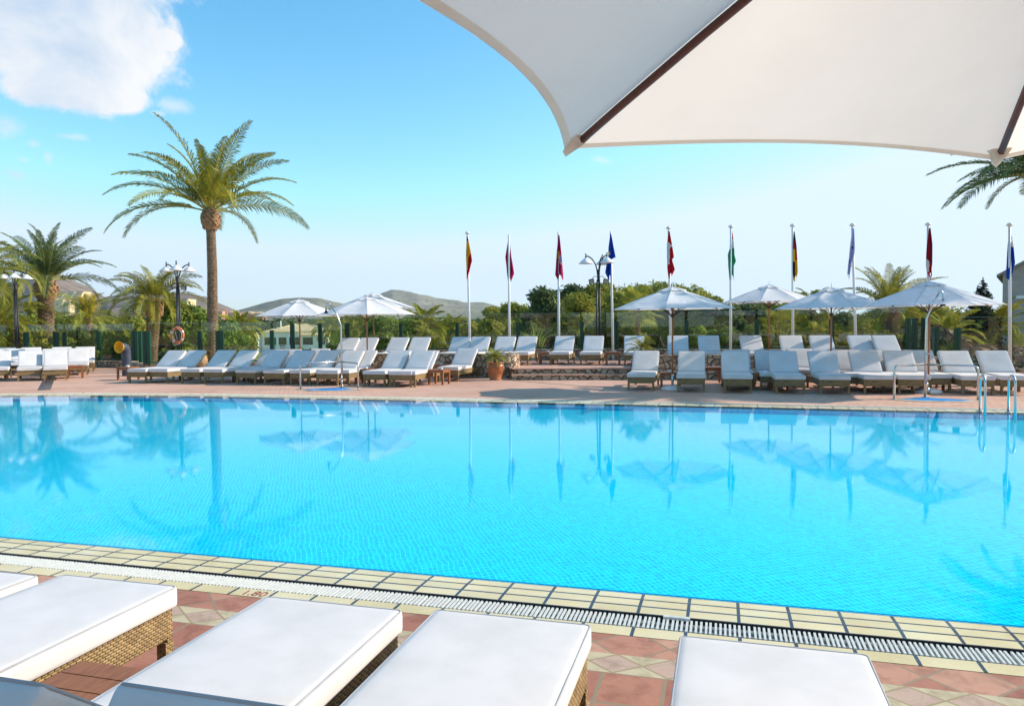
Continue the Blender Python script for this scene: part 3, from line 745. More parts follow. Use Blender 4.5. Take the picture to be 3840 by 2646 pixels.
def place_lounger(foot, yaw, label, group):
    """yaw: clockwise from +Y of the head direction"""
    if not _used[0]: o = LN; _used[0] = True
    else: o = dup(LN, foot, 0, label)
    o.location = foot; o.rotation_euler = (0, 0, -R(yaw+(rnd.uniform(-1.6, 1.6) if group != g_near else 0))); o['label'] = label; o['group'] = group; return o
def by_back(px, py, yaw, z0=0, Y=None):
    p = G(px, py, z0+.945) if Y is None else at_px(px, Y)
    h = Vector((math.sin(R(yaw)), math.cos(R(yaw)), 0))
    q = p-h*1.79; return Vector((q.x, q.y, z0))
g_near = 'loungers in the foreground'; g_fr = 'loungers along the right of the far deck'; g_fl = 'loungers along the left of the far deck'
g_b = 'loungers behind the front row on the far deck'; g_t = 'loungers on the raised terrace'; g_c = 'loungers in the far left corner'
# foreground
def near_foot(lp, rp, z=.455):
    a, b = G(*lp, z), G(*rp, z); c = (a+b)/2; return a, b, c
yw = 15.7
for (lp, rp, lab) in [((236, 2138), (673, 2188), 'foreground white lounger with a lightly stained cushion, left of the teak table'),
                      ((985, 2225), (1523, 2269), 'foreground white lounger whose cushion meets the depth marking, right of the teak table'),
                      ((1621, 2272), (2233, 2325), 'foreground white lounger with its tilted back rising at the lower left of the photo'),
                      ((2536, 2368), (3268, 2435), 'foreground white lounger standing alone at the right over the terracotta tiles')]:
    a, b, c = near_foot(lp, rp)
    h = Vector((math.sin(R(yw)), math.cos(R(yw)), 0))
    foot = Vector((c.x, c.y, 0))-h*.03
    place_lounger(foot, yw+180, lab, g_near)
a = G(196, 2141, .455); uu = Vector((UD.x, UD.y, 0)); h = Vector((math.sin(R(yw)), math.cos(R(yw)), 0))
foot = a-uu*.40-h*.06; place_lounger(Vector((foot.x, foot.y, 0)), yw+180, 'foreground white lounger cut by the left picture edge, only its cushion corner showing', g_near)
# front right row
for px, py, lab in [(2403, 1464.5, 'white lounger left of the umbrella with the white base, first of the right front row'),
                    (2591, 1470.4, 'white lounger just right of the umbrella with the white base'),
                    (2766, 1474, 'white lounger in the right front row between two dark side tables, third from the steps'),
                    (2963, 1476.6, 'blue shaded white lounger right of the small dark table in the right front row'),
                    (3130, 1478.5, 'blue shaded white lounger in front of the umbrella pole, fifth of the right front row'),
                    (3297, 1477.5, 'white lounger just left of the right footbath rail, back partly sunlit'),
                    (3428, 1477.5, 'white lounger seen behind the left rail of the right shower'),
                    (3667, 1481, 'white lounger right of the right shower pole, behind its curved rail'),
                    (3815, 1481, 'white lounger at the right picture edge behind the pool ladder')]:
    place_lounger(G(px, py), 14.5, lab, g_fr)
for px, py, lab in [(2765, 1312.5, 'white lounger almost hidden behind the third of the right front row'),
                    (2882, 1313.5, 'white lounger against the stone parapet behind the small dark table'),
                    (2995, 1308, 'cream tinted white lounger in the second row, back taller than its neighbours'),
                    (3176, 1313.5, 'cream tinted lounger in the second row right of the umbrella pole'),
                    (3306, 1314, 'white lounger in the second row behind the sunlit back near the right footbath'),
                    (3433, 1314, 'white lounger in the second row directly behind the right shower pole')]:
    place_lounger(by_back(px, py, 14.5), 14.5, lab, g_b)
# left front row
for px, py, lab in [(515, 1436, 'white lounger next to the ventilation pipe, first of the left front row'),
                    (595.7, 1436, 'white lounger with sunlit wicker side, second from the ventilation pipe'),
                    (715, 1437, 'white lounger in front of the clay amphora, third from the ventilation pipe'),
                    (800.5, 1438.5, 'white lounger right of the tall palm trunk, fourth from the ventilation pipe'),
                    (922, 1440.5, 'white lounger fifth from the ventilation pipe, left of the left shower rail'),
                    (1028, 1443, 'white lounger sixth from the ventilation pipe, just left of the curved rail'),
                    (1125.6, 1443.4, 'white lounger directly behind the left upright of the left shower rail'),
                    (1227, 1446, 'white lounger directly behind the left shower pole'),
                    (1403.6, 1449, 'white lounger just right of the left footbath rail, left of a close pair'),
                    (1501, 1451.5, 'white lounger beside the square teak table, right of a close pair')]:
    place_lounger(G(px, py), 15, lab, g_fl)
for px, py, lab in [(1024, 1308, 'cream shaded lounger back row left of the first umbrella pole'),
                    (1096, 1307, 'cream shaded lounger directly left of the first umbrella pole in the back row'),
                    (1205.5, 1305, 'cream shaded lounger right of the first umbrella pole in the back row'),
                    (1295, 1310, 'cream shaded lounger back row behind the left shower pole'),
                    (1372, 1311, 'cream shaded lounger touching the paired umbrella poles, below the terrace'),
                    (1511, 1311.5, 'white lounger in the back row behind the left of the close pair'),
                    (1603, 1312.5, 'white lounger in the back row behind the right of the close pair')]:
    place_lounger(by_back(px, py+3, 15), 15, lab, g_b)
place_lounger(G(1680, 1429.5), 17, 'white lounger with sunlit wicker side standing against the curved stone wall', g_b)
tl = [(1316.6, 'terrace lounger furthest left, above the left shower'), (1384, 'terrace lounger directly behind the two umbrella poles'), (1496, 'terrace lounger below the glass post left of the first palm top'),
      (1583, 'terrace lounger behind the leafy hedge gap, fourth from the left'), (1730, 'terrace lounger in front of the first flagpole with the red and yellow flag'),
      (1806.7, 'terrace lounger between the first and second flagpoles'), (1899, 'terrace lounger behind the potted palm, at the second flagpole'),
      (1980.5, 'terrace lounger right of the potted palm, first one fully visible above the steps'), (2122.8, 'terrace lounger in the middle above the steps, right of the small table'),
      (2231.6, 'terrace lounger below the black triple lamp post'), (2381, 'terrace lounger behind the small palm on the wall'), (2537, 'terrace lounger behind the umbrella pole with the white base'),
      (2655.5, 'terrace lounger just left of the green and white flagpole'), (2816, 'terrace lounger left of the leftmost terrace umbrella pole on the right side'),
      (2958, 'cream tinted terrace lounger at the black red and yellow flagpole'), (3070, 'terrace lounger left of the umbrella pole near the pale flag'),
      (3220.6, 'terrace lounger at the foot of the pale lilac flagpole'), (3316, 'terrace lounger furthest right, before the cluster of green posts')]
for px, lab in tl:
    Y = 27.3 if px < 2150 else 27.3-(px-2150)/(3320-2150)*4.2
    place_lounger(by_back(px, 0, 12 if px < 2300 else 10, TZ, Y), 12 if px < 2300 else 10, 'white ' + lab, g_t)
for px, py, yaw, lab in [(-14, 1428.6, -30, 'white lounger cut by the left edge, front row of the far left corner'), (111, 1428, -30, 'sunlit white lounger second from the left edge in the corner front row'),
                         (208.7, 1426, -30, 'sunlit white lounger left of the small red teak table'), (291, 1407, -27, 'white lounger with a diagonal shadow across its back, behind the small red table'),
                         (316, 1394, -27, 'white lounger nearest the low stone wall in the far left corner'), (46, 1408, -30, 'white lounger in the corner second row near the left edge'),
                         (110, 1397, -30, 'white lounger in the corner second row below the low hedge'), (192, 1411, -30, 'blue shaded white lounger in the corner second row'),
                         (228, 1395, -30, 'white lounger peeping out behind the blue shaded one in the corner'), (11, 1399, -30, 'white lounger furthest back at the left edge beneath the triple lamp')]:
    place_lounger(G(px, py), yaw, lab, g_c)

# ------------------------------------------------------------------ side tables + ashtrays
def make_table():
    root = empty('side_table', (0, 0, 0), 0, 'x', 'side table', 'teak side tables')
    s = .25; mb = MB()
    for k in range(5): mb.bx(-s, s, -s+k*.1+.003, -s+(k+1)*.1-.003, .415, .437)
    mb.build('table_top', M['teak'], root)
    mb = MB(); mb.bx(-s+.02, s-.02, -s+.012, -s+.034, .345, .4145); mb.bx(-s+.02, s-.02, s-.034, s-.012, .345, .4145); mb.bx(-s+.012, -s+.0195, -s+.035, s-.035, .345, .4145); mb.bx(s-.0195, s-.012, -s+.035, s-.035, .345, .4145)
    mb.build('apron', M['teak'], root)
    for sx in (-1, 1):
        for sy in (-1, 1):
            m2 = MB(); m2.bx(sx*(s-.035)-.028, sx*(s-.035)+.028, sy*(s-.035)-.028, sy*(s-.035)+.028, 0, .4140); m2.build('leg', M['teak'], root)
    return root
TB = make_table(); tb_used = [0]
def make_ash():
    mb = MB(); mb.lathe([(.0, .004), (.045, .004), (.062, .045), (.068, .045), (.055, 0), (0, 0)], n=4, smooth=False)
    return mb.build('ashtray', M['plastic_white'])
ASH = make_ash(); tag(ASH, 'x', 'ashtray', 'white square ashtrays on the side tables'); ash_used = [0]
def table(p, yaw, label, ash=True, where=''):
    if not tb_used[0]: o = TB; tb_used[0] = 1
    else: o = dup(TB, p, 0, label)
    o.location = p; o.rotation_euler = (0, 0, -R(yaw)); o['label'] = label
    if ash:
        if not ash_used[0]: a = ASH; ash_used[0] = 1
        else: a = ASH.copy(); COL.objects.link(a)
        a.location = p+Vector((rnd.uniform(-.08, .08), rnd.uniform(-.05, .08), .4375)); a.rotation_euler = (0, 0, R(45-yaw)); a['label'] = 'white square ashtray on the table '+where
for px, py, yaw, lab, ash, wh in [
    (283, 1417, -27, 'small red teak table in front of the corner loungers', 1, 'in front of the corner loungers'),
    (49, 1417, -30, 'dark teak table between two loungers at the far left edge', 0, ''),
    (482, 1424, 15, 'teak table just beside the ventilation pipe', 1, 'beside the ventilation pipe'),
    (712, 1422, 15, 'teak table under the clay amphora, mostly hidden between loungers', 1, 'near the clay amphora'),
    (922, 1428, 15, 'teak table mostly hidden right of the tall palm between loungers', 1, 'right of the tall palm'),
    (1372, 1436, 15, 'teak table at the foot of the paired umbrella poles', 1, 'by the paired umbrella poles'),
    (1647, 1440, 20, 'freestanding square teak table in front of the curved stone wall', 1, 'freestanding before the curved wall'),
    (1660, 1416, 15, 'teak table behind the freestanding one, at the stone wall', 1, 'close against the curved stone wall'),
    (2512, 1456, 12, 'dark teak table at the white umbrella base', 1, 'at the white umbrella base'),
    (2669, 1432, 14, 'teak table close to the stone parapet behind the front row', 1, 'close to the stone parapet'),
    (2858, 1459, 12, 'dark teak table between the third and fourth loungers of the right front row', 1, 'in the middle of the right front row'),
    (3512, 1467, 12, 'dark teak table just right of the right shower pole', 1, 'just right of the right shower pole'),
    (3842, 1466, 12, 'dark teak table cut by the right picture edge', 1, 'cut by the right picture edge')]:
    table(G(px, py), yaw, lab, ash, wh)
for px, Y, lab, wh in [(1440, 26.3, 'teak table on the terrace between the second and third loungers', 'on the terrace far left'), (1642, 26.4, 'teak table on the terrace left of the first flagpole', 'on the terrace left of the first flagpole'),
                       (2048, 25.9, 'teak table on the terrace above the middle of the steps', 'on the terrace above the steps'), (2298, 25.3, 'teak table on the terrace right of the black lamp post', 'on the terrace right of the black lamp post'),
                       (2455, 24.8, 'teak table on the terrace behind the small palm', 'on the terrace behind the small palm')]:
    table(at_px(px, Y, TZ), 10, lab, True, wh)
c = (G(185, 2491, .437)+G(443, 2540, .437))/2
table(Vector((-1.475, 2.50, 0)), 15.7, 'foreground teak table squeezed between two near loungers at the lower left', False)

# ------------------------------------------------------------------ umbrellas
def make_canopy(root, Rr, zr, zt, nseg, rot, cm, hem=True, sag=.05, tube_r=.013, concave=.055, pock=True, pin_t=.48):
    A = [R(rot)+2*math.pi*k/nseg for k in range(nseg)]
    m, q = 8, 8
    def pt(k, s, t, dz=0):        # s along edge, t from top to rim
        a, b = A[k], A[(k+1) % nseg]
        pa = Vector((math.cos(a), math.sin(a))); pb = Vector((math.cos(b), math.sin(b)))
        p = pa.lerp(pb, s)*Rr
        edge = 4*s*(1-s)
        p = p*(1-concave*edge*t*t)
        r = t; z = zt-(zt-zr)*(r**1.18)
        z -= sag*edge*math.sin(math.pi*min(1, t*.8))*.9
        z += .035*edge*t*t
        return Vector((p.x*r, p.y*r, z+dz))
    can = MB()
    for k in range(nseg):
        o = len(can.v)
        for i in range(q+1):
            for j in range(m+1): can.v.append(tuple(pt(k, j/m, .16+.84*i/q)))
        for i in range(q):
            for j in range(m):
                a = o+i*(m+1)+j; can.f.append((a, a+m+1, a+m+2, a+1)); can.mi.append(0); can.sm.append(True)
    canopy = can.build('canopy', cm, root)
    v = MB()
    for k in range(nseg):
        o = len(v.v)
        for i in range(4):
            for j in range(m+1): v.v.append(tuple(pt(k, j/m, .0+.235*i/3, .035)))
        for i in range(3):
            for j in range(m):
                a = o+i*(m+1)+j; v.f.append((a, a+m+1, a+m+2, a+1)); v.mi.append(0); v.sm.append(True)
    v.build('vent', cm, canopy)
    if hem:
        hb = MB()
        for k in range(nseg):
            o = len(hb.v)
            for i, (t, dz) in enumerate(((.990-.012/Rr, -.004), (.997, -.004), (1.004, 0.0))):
                for j in range(m*2+1): hb.v.append(tuple(pt(k, j/m/2, t, dz)))
            for i in range(2):
                for j in range(m*2):
                    a = o+i*(m*2+1)+j; hb.f.append((a, a+m*2+1, a+m*2+2, a+1)); hb.mi.append(0); hb.sm.append(True)
        hb.build('hem', M['hem'], canopy)
    for k in range(nseg):
        r_ = MB(); pts = [pt(k, 0, t)+Vector((0, 0, -.018)) for t in (.05, .25, .45, .65, .85, .965)]; r_.tube(pts, tube_r, 6)
        pin = pt(k, 0, pin_t)+Vector((0, 0, -.02)); r_.build('rib', M['rib_wood'], root)
        s_ = MB(); s_.tube([pin, Vector((.03*math.cos(A[k]), .03*math.sin(A[k]), (zr-.16 if pin_t > .3 else zr+.12)))], tube_r*.75, 6); s_.build('strut', M['rib_wood'], root)
        if pock:
            pk = MB(); e = pt(k, 0, 1.0); inn = pt(k, 0, 1-(.075 if Rr > 1.6 or nseg == 6 else .11)/Rr); d = (e-inn).normalized(); sd_ = d.cross(Vector((0, 0, 1))).normalized()
            pk.add([inn-sd_*.035+Vector((0, 0, -.008)), inn+sd_*.035+Vector((0, 0, -.008)), e+sd_*.014+Vector((0, 0, -.012)), e-sd_*.014+Vector((0, 0, -.012)), inn+Vector((0, 0, -.036)), e+d*.002+Vector((0, 0, -.026))],
                   [(0, 4, 5, 3), (4, 1, 2, 5), (0, 3, 2, 1), (3, 5, 2), (0, 1, 4)]); pk.build('corner_pocket', M['hem'], root)
    return canopy
def make_umbrella(name, loc, rot, Rr, zr, zt, nseg, label, cm, base=True, near=False):
    root = empty(name, loc, 0, label, 'umbrella', 'white parasols')
    make_canopy(root, Rr, zr, zt, nseg, rot, cm, True, .05, .0115 if near else .013, .09 if near else .045, True, .22 if near else .48)
    mb = MB(); mb.tube([(0, 0, .28), (0, 0, zt+.02)], .024, 10); mb.build('pole', M['pole_wood'], root)
    mb = MB(); mb.tube([(0, 0, zt+.02), (0, 0, zt+.16)], [.014, .006], 6); mb.lathe([(0, .10), (.02, .12), (0, .14)], (0, 0, zt), 8); mb.build('finial', M['white_paint'], root)
    mb = MB(); mb.lathe([(.0, zr-.20), (.05, zr-.20), (.05, zr-.12), (0, zr-.12)], (0, 0, .26 if near else 0), 12); mb.build('hub', M['rib_wood'], root)
    if base:
        mb = MB(); mb.lathe([(0, 0), (.30, 0), (.31, .03), (.28, .065), (.16, .10), (.06, .12), (0, .12)], n=28); mb.build('base', M['plastic_white'], root)
    mb = MB(); mb.tube([(0, 0, .12), (0, 0, .40)], .032, 12); mb.tube([(.03, 0, .25), (.075, 0, .25)], .011, 6); mb.build('socket', M['steel'], root)
    return root
UR = 1.56
u4 = make_umbrella('parasol', G(2522, 1461), 22.5+4, UR, 2.07, 2.62, 8, 'white octagonal parasol on a round white base right of the steps', M['canvas'])
umb = [(at_px(1124, 25.8, 0), 'white parasol standing alone furthest left on the far deck', 14), (at_px(1376, 23.9, 0), 'front white parasol of the overlapping pair left of the steps', 30),
       (at_px(1401, 28.4, TZ-.02), 'rear white parasol of the overlapping pair left of the steps', 20), (at_px(2884, 24.7, TZ-.02), 'white parasol on the terrace with a sunlit right side, above the parapet', 35),
       (at_px(3117, 20.4, 0), 'blue shaded white parasol with pale stripes of light, left of the right shower', 18), (at_px(3484, 17.8, 0), 'large white parasol behind the right shower with its cream underside showing', 24)]
for p, lab, rz in umb: dup(u4, p, R(rz), lab)
# near umbrella fitted to its two visible rim tips
sc_n = 1.22
T1 = PD(2122, 541, 1.92*sc_n); T2 = PD(3735, 612, 2.10*sc_n)
zr = (T1.z+T2.z)/2; side = (T2-T1).to_2d().length; mid = ((T1+T2)/2).to_2d(); dd = (T2-T1).to_2d().normalized(); inn = Vector((dd.y, -dd.x))
cen = mid+inn*side*math.sqrt(3)/2
rot = math.degrees(math.atan2(T1.y-cen.y, T1.x-cen.x))
make_umbrella('parasol', (cen.x, cen.y, 0), rot, side, zr, zr+.52, 6, 'huge cream parasol overhead whose underside fills the upper right of the photo', M['canvas_near'], True, True)

# ------------------------------------------------------------------ showers, rails, ladders
def shower(pole, l, r_, lab, H=2.3, rail=.72):
    root = empty('pool_shower', (pole.x, pole.y, 0), 0, lab, 'shower', 'outdoor showers beside the footbaths')
    L_, R_ = l-pole, r_-pole; L_.z = R_.z = 0
    side = Vector((-.30, -.06, 0)) if 'left' in lab else Vector((.42, -.1, 0))
    mb = MB(); s = side
    if 'left' in lab: pts = [(0, 0, 0), (0, 0, 1.05), (-.005, 0, 1.75), (-.12, 0, 2.05), (-.30, 0, 2.28)]; arc = [(-.30+.055*math.cos(a)-.055, 0, 2.28+.06*math.sin(a)) for a in (0, .8, 1.6, 2.4, 3.14)]; head = (-.41, 0, 2.18); arc.append(head)
    else: pts = [(0, 0, 0), (0, 0, 1.05), (.005, 0, 1.75), (.16, 0, 2.13), (.26, 0, 2.30)]; arc = [(.31-.055*math.cos(a), 0, 2.30+.06*math.sin(a)) for a in (0, .8, 1.6, 2.4, 3.14)]; head = (.37, 0, 2.15); arc.append(head)
    mb.tube(pts+arc, [.030, .030]+[.020]*(len(pts)+len(arc)-2), 10); mb.lathe([(0, .012), (.08, .012), (.09, 0), (0, 0)], n=16); mb.build('shower_pipe', M['steel'], root)
    mb = MB(); mb.lathe([(0, .03), (.02, .03), (.022, -.03), (.055, -.09), (.055, -.11), (0, -.11)], head, 12); mb.build('shower_head', M['black'], root)
    mb = MB(); mb.tube([(-.03, -.03, .98), (.06, -.05, .98)], .016, 8); mb.tube([(0, -.04, .36), (0, -.08, .30), (.01, -.08, .18)], .016, 8); mb.lathe([(0, 0), (.03, 0), (.026, .08), (0, .08)], (.01, -.08, .14), 10); mb.build('tap', M['steel'], root)
    for q in (L_, R_):
        d = q.normalized(); n_ = q.length; mb = MB()
        pts = [q, q+Vector((0, 0, rail-.10))]
        for a in (20, 45, 70, 90): pts.append(q+Vector((0, 0, rail-.10))-d*.1*(1-math.cos(R(a)))+Vector((0, 0, .1*math.sin(R(a)))))
        pts.append(d*.02+Vector((0, 0, rail))); mb.tube(pts, .0225, 10); mb.lathe([(0, .01), (.06, .01), (.065, 0), (0, 0)], q, 14)
        mb.build('handrail', M['steel'], root)
    return root
p1, l1, r1_ = G(1283, 1453), G(1127, 1460), G(1344, 1462)
shower(p1, l1, r1_, 'steel shower pole with curved handrails at the left footbath', rail=.72)
p2, l2, r2_ = G(3470, 1490), G(3353, 1497), G(3667, 1501)
shower(p2, l2, r2_, 'steel shower pole with handrails catching the sun at the right footbath', rail=.74)
M['bath'] = simple('footbath_blue', (.0, .30, .80), .3, 0, .15, 3)
def footbath(l, p, r_, label):
    f = (l+r_)/2; n_ = (f-p).normalized()
    pts = [l+(r_-l)*.04, p+(f-p)*.12+(l-p)*.06, p+(f-p)*.12+(r_-p)*.06, r_-(r_-l)*.04, f+n_*.30+(r_-l)*.22, f+n_*.30-(r_-l)*.22]
    root = empty('footbath', (p.x, p.y, 0), 0, label, 'footbath', 'blue footbaths set in the deck')
    o = p; q = [v-o for v in pts]; c = sum(q, Vector())/len(q)
    mb = MB(); k = len(q)
    mb.v = [(v.x, v.y, .008) for v in q]; mb.f.append(tuple(range(k))); mb.mi.append(0); mb.sm.append(False); mb.build('basin', M['bath'], root)
    mb = MB(); big = [(v-c)*1.28+c for v in q]; big2 = [(v-c)*1.02+c for v in q]
    mb.v = [(v.x, v.y, .006) for v in big]+[(v.x, v.y, .012) for v in big2]
    for i in range(k): j = (i+1) % k; mb.f.append((i, j, j+k, i+k)); mb.mi.append(0); mb.sm.append(False)
    mb.build('rim', M['rim'], root)
M['rim'] = simple('pale_stone_rim', (.62, .50, .32), .6, 0, .12, 3)
footbath(l1, p1, r1_, 'small blue tiled footbath below the left shower')
footbath(l2, p2, r2_, 'bright blue tiled footbath below the right shower')
la = empty('pool_ladder', (0, 0, 0), 0, 'pair of steel ladder hoops on the far pool edge at the right', 'ladder')
for pa, pb, pt_ in [((3674, 1542), (3693, 1552), 1412), ((3781, 1545), (3806, 1556), 1411)]:
    a = G(pa[0], pa[1], 0); b = G(pb[0], pb[1], WZ); H = .66
    dv = b-a; dv.z = 0; mb = MB(); pts = [a, a+Vector((0, 0, H-.12))]
    for k in range(1, 8):
        t = k/8; an = math.pi*t; pts.append(a+dv*(1-math.cos(an))/2*1.0+Vector((0, 0, H-.12+.16*math.sin(an))))
    pts += [a+dv+Vector((0, 0, H-.14)), a+dv*1.12+Vector((0, 0, -.7))]
    mb.tube(pts, .021, 10); mb.lathe([(0, .008), (.055, .008), (.06, 0), (0, 0)], a+Vector((0, 0, .002)), 14); mb.build('ladder_hoop', M['steel'], la)

# ------------------------------------------------------------------ ventilation pipe, lifebuoy, pots
vp = G(476, 1409)
root = empty('ventilation_pipe', vp, 0, 'dark grey bent pipe with a flared yellow mouth facing the camera', 'ventilation pipe')
mb = MB(); pts = [(0, 0, 0), (0, 0, .86)]
dv = Vector((-.30, -.95, 0)).normalized()
for k in range(1, 8):
    a = R(90*k/7); pts.append(Vector((0, 0, .86))+dv*.18*(1-math.cos(a))+Vector((0, 0, .18*math.sin(a))))
pts.append(Vector(pts[-1])+dv*.06); mb.tube(pts, .155, 28, cap=False)
for z in (.05, .62, .86): mb.tube([(0, 0, z-.012), (0, 0, z+.012)], .161, 28)
mb.build('pipe', M['rubber'], root)
e = Vector(pts[-1]); mb = MB(); rr = [(.150, -.10), (.152, 0), (.175, .06), (.205, .09), (.215, .092), (.19, .06), (.150, 0.0), (.145, -.10), (.03, -.12)]
Rm = dv.to_track_quat('Z', 'Y').to_matrix().to_4x4(); mb.lathe(rr, n=32); mb.xf(Matrix.Translation(e) @ Rm); mb.build('flared_mouth', M['yellow'], root)
lb = PD(665, 1256, 29.0)
root = empty('lifebuoy', lb, 0, 'faded orange lifebuoy with pale rope hanging at the lamp post', 'lifebuoy')
def torus(mb, Rr, r, n=32, k=10, mi=0, a0=0, a1=360):
    vs = []; st_ = n if a1-a0 < 360 else n
    for i in range(n+1):
        a = R(a0+(a1-a0)*i/n)
        for j in range(k):
            b = 2*math.pi*j/k; vs.append(((Rr+r*math.cos(b))*math.cos(a), r*.8*math.sin(b), (Rr+r*math.cos(b))*math.sin(a)))
    mb.add(vs, [(i*k+j, i*k+(j+1) % k, (i+1)*k+(j+1) % k, (i+1)*k+j) for i in range(n) for j in range(k)], mi, True)
mb = MB(); torus(mb, .275, .062); mb.xf(Matrix.Diagonal((.82, 1, 1.0, 1))); mb.build('ring', M['orange'], root)
mb = MB()
for a in (20, 150, 230, 320): torus(mb, .275, .066, 4, 10, 0, a, a+12)
mb.xf(Matrix.Diagonal((.82, 1, 1.0, 1))); mb.build('band', M['plastic_white'], root)
mb = MB(); mb.tube([(-.10, -.06, .24), (-.14, -.07, .02), (-.17, -.07, -.2), (-.12, -.07, -.38), (.05, -.07, -.36), (.13, -.07, -.30)], .010, 5); mb.tube([(-.08, -.05, .18), (0, -.06, -.05), (.02, -.06, -.2)], .010, 5); mb.tube([(0, -.07, .33), (.12, -.08, .2), (.2, -.08, .08), (.2, -.07, -.2)], .008, 5); mb.build('rope', M['rope'], root)
def pot(p, s, mat, label, prof=None, name='plant_pot', cat='plant pot'):
    root = empty(name, p, 0, label, cat)
    pr = prof or [(0, 0), (.17, 0), (.185, .02), (.17, .03), (.235, .22), (.275, .40), (.27, .47), (.235, .50), (.255, .515), (.268, .54), (.262, .555), (.22, .555), (.215, .50), (0, .50)]
    mb = MB(); mb.lathe([(a*s, b*s) for a, b in pr], n=32); mb.build('pot', mat, root)
    if not prof: mb = MB(); mb.lathe([(0, .505*s), (.214*s, .505*s)], n=20); mb.build('soil', M['soil'], root)
    return root
potp = G(1858, 1424); pot(potp, 1.0, M['terracotta'], 'glazed terracotta pot with pale drips beside the steps')
pot(G(756, 1389), 1.25, M['amber_clay'], 'small clay amphora behind the left loungers near the tall palm', [(0, 0), (.10, 0), (.13, .05), (.19, .22), (.20, .34), (.16, .46), (.09, .52), (.10, .56), (.12, .58), (.10, .585), (.07, .54), (0, .5)], 'clay_amphora', 'amphora')

# ------------------------------------------------------------------ flags
def flagpole(px, Y, ytop, label, zb=0, r=.045, cap=True):
    b = at_px(px[1], Y); t = PD(px[0], ytop, Y)
    root = empty('flagpole', (b.x, b.y, zb), 0, label, 'flagpole', 'white flagpoles behind the terrace')
    q = t-Vector((b.x, b.y, zb))
    mb = MB(); mb.tube([(0, 0, 0), q*.5, q], [r*1.15, r, r*.8], 12); mb.build('pole', M['white_paint'], root)
    if cap:
        mb = MB(); mb.lathe([(0, -.01), (.085, -.01), (.095, .0), (.08, .05), (.04, .08), (0, .09)], q, 16); mb.build('cap', M['white_paint'], root)
    return t
FC = {'r': (.62, .015, .03), 'y': (.85, .56, .01), 'w': (.78, .78, .78), 'g': (.02, .38, .17), 'b': (.01, .09, .50), 'k': (.012, .012, .016), 'm': (.48, .012, .10), 'l': (.58, .60, .85), 'd': (.36, .01, .03), 'n': (.05, .06, .22), 'o': (.5, .3, .02)}
FM = {}
for k_, c_ in FC.items(): FM[k_] = canvas('flag_cloth_'+{'r': 'red', 'y': 'yellow', 'w': 'white', 'g': 'green', 'b': 'blue', 'k': 'black', 'm': 'crimson', 'l': 'lilac', 'd': 'dark_red', 'n': 'navy', 'o': 'ochre'}[k_], c_, .35)
def flag(top, Yoff, prof, colf, label, drop=.1, W=1.0, Hh=1.65, seed=0):
    """prof: list of (t, xl, xr) in metres relative to the pole; colf(s,t)->key"""
    ks = list(FC.keys()); mb = MB(); ns, nt = 26, 60
    o = Vector((top.x, top.y-.03+Yoff, top.z-drop))
    for i in range(nt+1):
        t = i/nt
        for (a, b) in zip(prof[:-1], prof[1:]):
            if a[0] <= t <= b[0]:
                f_ = (t-a[0])/(b[0]-a[0]+1e-9); xl = a[1]+(b[1]-a[1])*f_; xr = a[2]+(b[2]-a[2])*f_; break
        for j in range(ns+1):
            s = j/ns; fold = .055*math.sin(s*math.pi*3.2+t*2.3+seed)*min(1, t*2.5+.15)
            low = .10*math.sin(s*math.pi*2+seed)*t
            mb.v.append((xl+(xr-xl)*s, fold-.055, -t*Hh-low*t))
    for i in range(nt):
        for j in range(ns):
            a = i*(ns+1)+j; mb.f.append((a, a+1, a+ns+2, a+ns+1)); mb.mi.append(ks.index(colf((j+.5)/ns, (i+.5)/nt))); mb.sm.append(True)
    ob = mb.build('flag', [FM[k] for k in ks]); ob.location = o
    # give the cloth a little thickness
    so_ = ob.modifiers.new('thick', 'SOLIDIFY'); so_.thickness = .004
    tag(ob, label, 'flag', 'limp flags on the white poles')
P_std = [(0, -.02, .02), (.35, -.04, .11), (.62, -.05, .16), (.66, -.05, .12), (1, -.03, .03)]
def f_es(s, t):
    if t < .12: return 'd'
    if .30 < t < .48 and s < .3 and (int(s*40)+int(t*50)) % 3: return 'o' if (int(t*60) % 2) else 'd'
    if t > .42+.18*(1-s) and s > .35: return 'r'
    if t > .8: return 'r'
    return 'y'
t = flagpole((1753, 1761), 28.6, 876, 'white flagpole furthest left with a domed cap, red and yellow flag'); flag(t, 0, [(0, -.03, .01), (.4, -.06, .13), (.6, -.06, .17), (.7, -.05, .12), (1, -.04, .0)], f_es, 'limp red and yellow striped flag, furthest left', seed=.4, Hh=1.55)
t = flagpole((1908, 1909), 28.6, 880, 'white flagpole second from the left, crimson flag behind it', cap=False); flag(t, .12, [(0, -.04, .03), (.4, -.14, .09), (.62, -.10, .15), (.8, -.08, .19), (1, -.04, .06)], lambda s, t: 'o' if (.2 < s < .45 and .75 < t < .9) else ('y' if .5 < s < .62 and .2 < t < .33 else 'm'), 'limp crimson flag hanging behind its pole, second from the left', .25, seed=1.2, Hh=1.45)
def f_mu(s, t):
    if .38 < t < .56 and .2 < s < .62: return 'y' if (int(s*26)+int(t*30)) % 4 else 'd'
    if .46 < t < .60 and .55 < s < .75: return 'w'
    if .50 < t < .62 and .75 <= s < .95: return 'b'
    if .62 < t < .68 and .5 < s < .9 and int(s*26) % 2: return 'w'
    return 'm'
t = flagpole((2094, 2095), 28.6, 870, 'white flagpole third from the left, crimson flag with a coat of arms', cap=False); flag(t, 0, [(0, .0, .03), (.4, -.07, .10), (.9, -.14, .17), (1, -.05, .17)], f_mu, 'limp crimson flag with a yellow and blue coat of arms, third from the left', .12, seed=2.0, Hh=1.6)
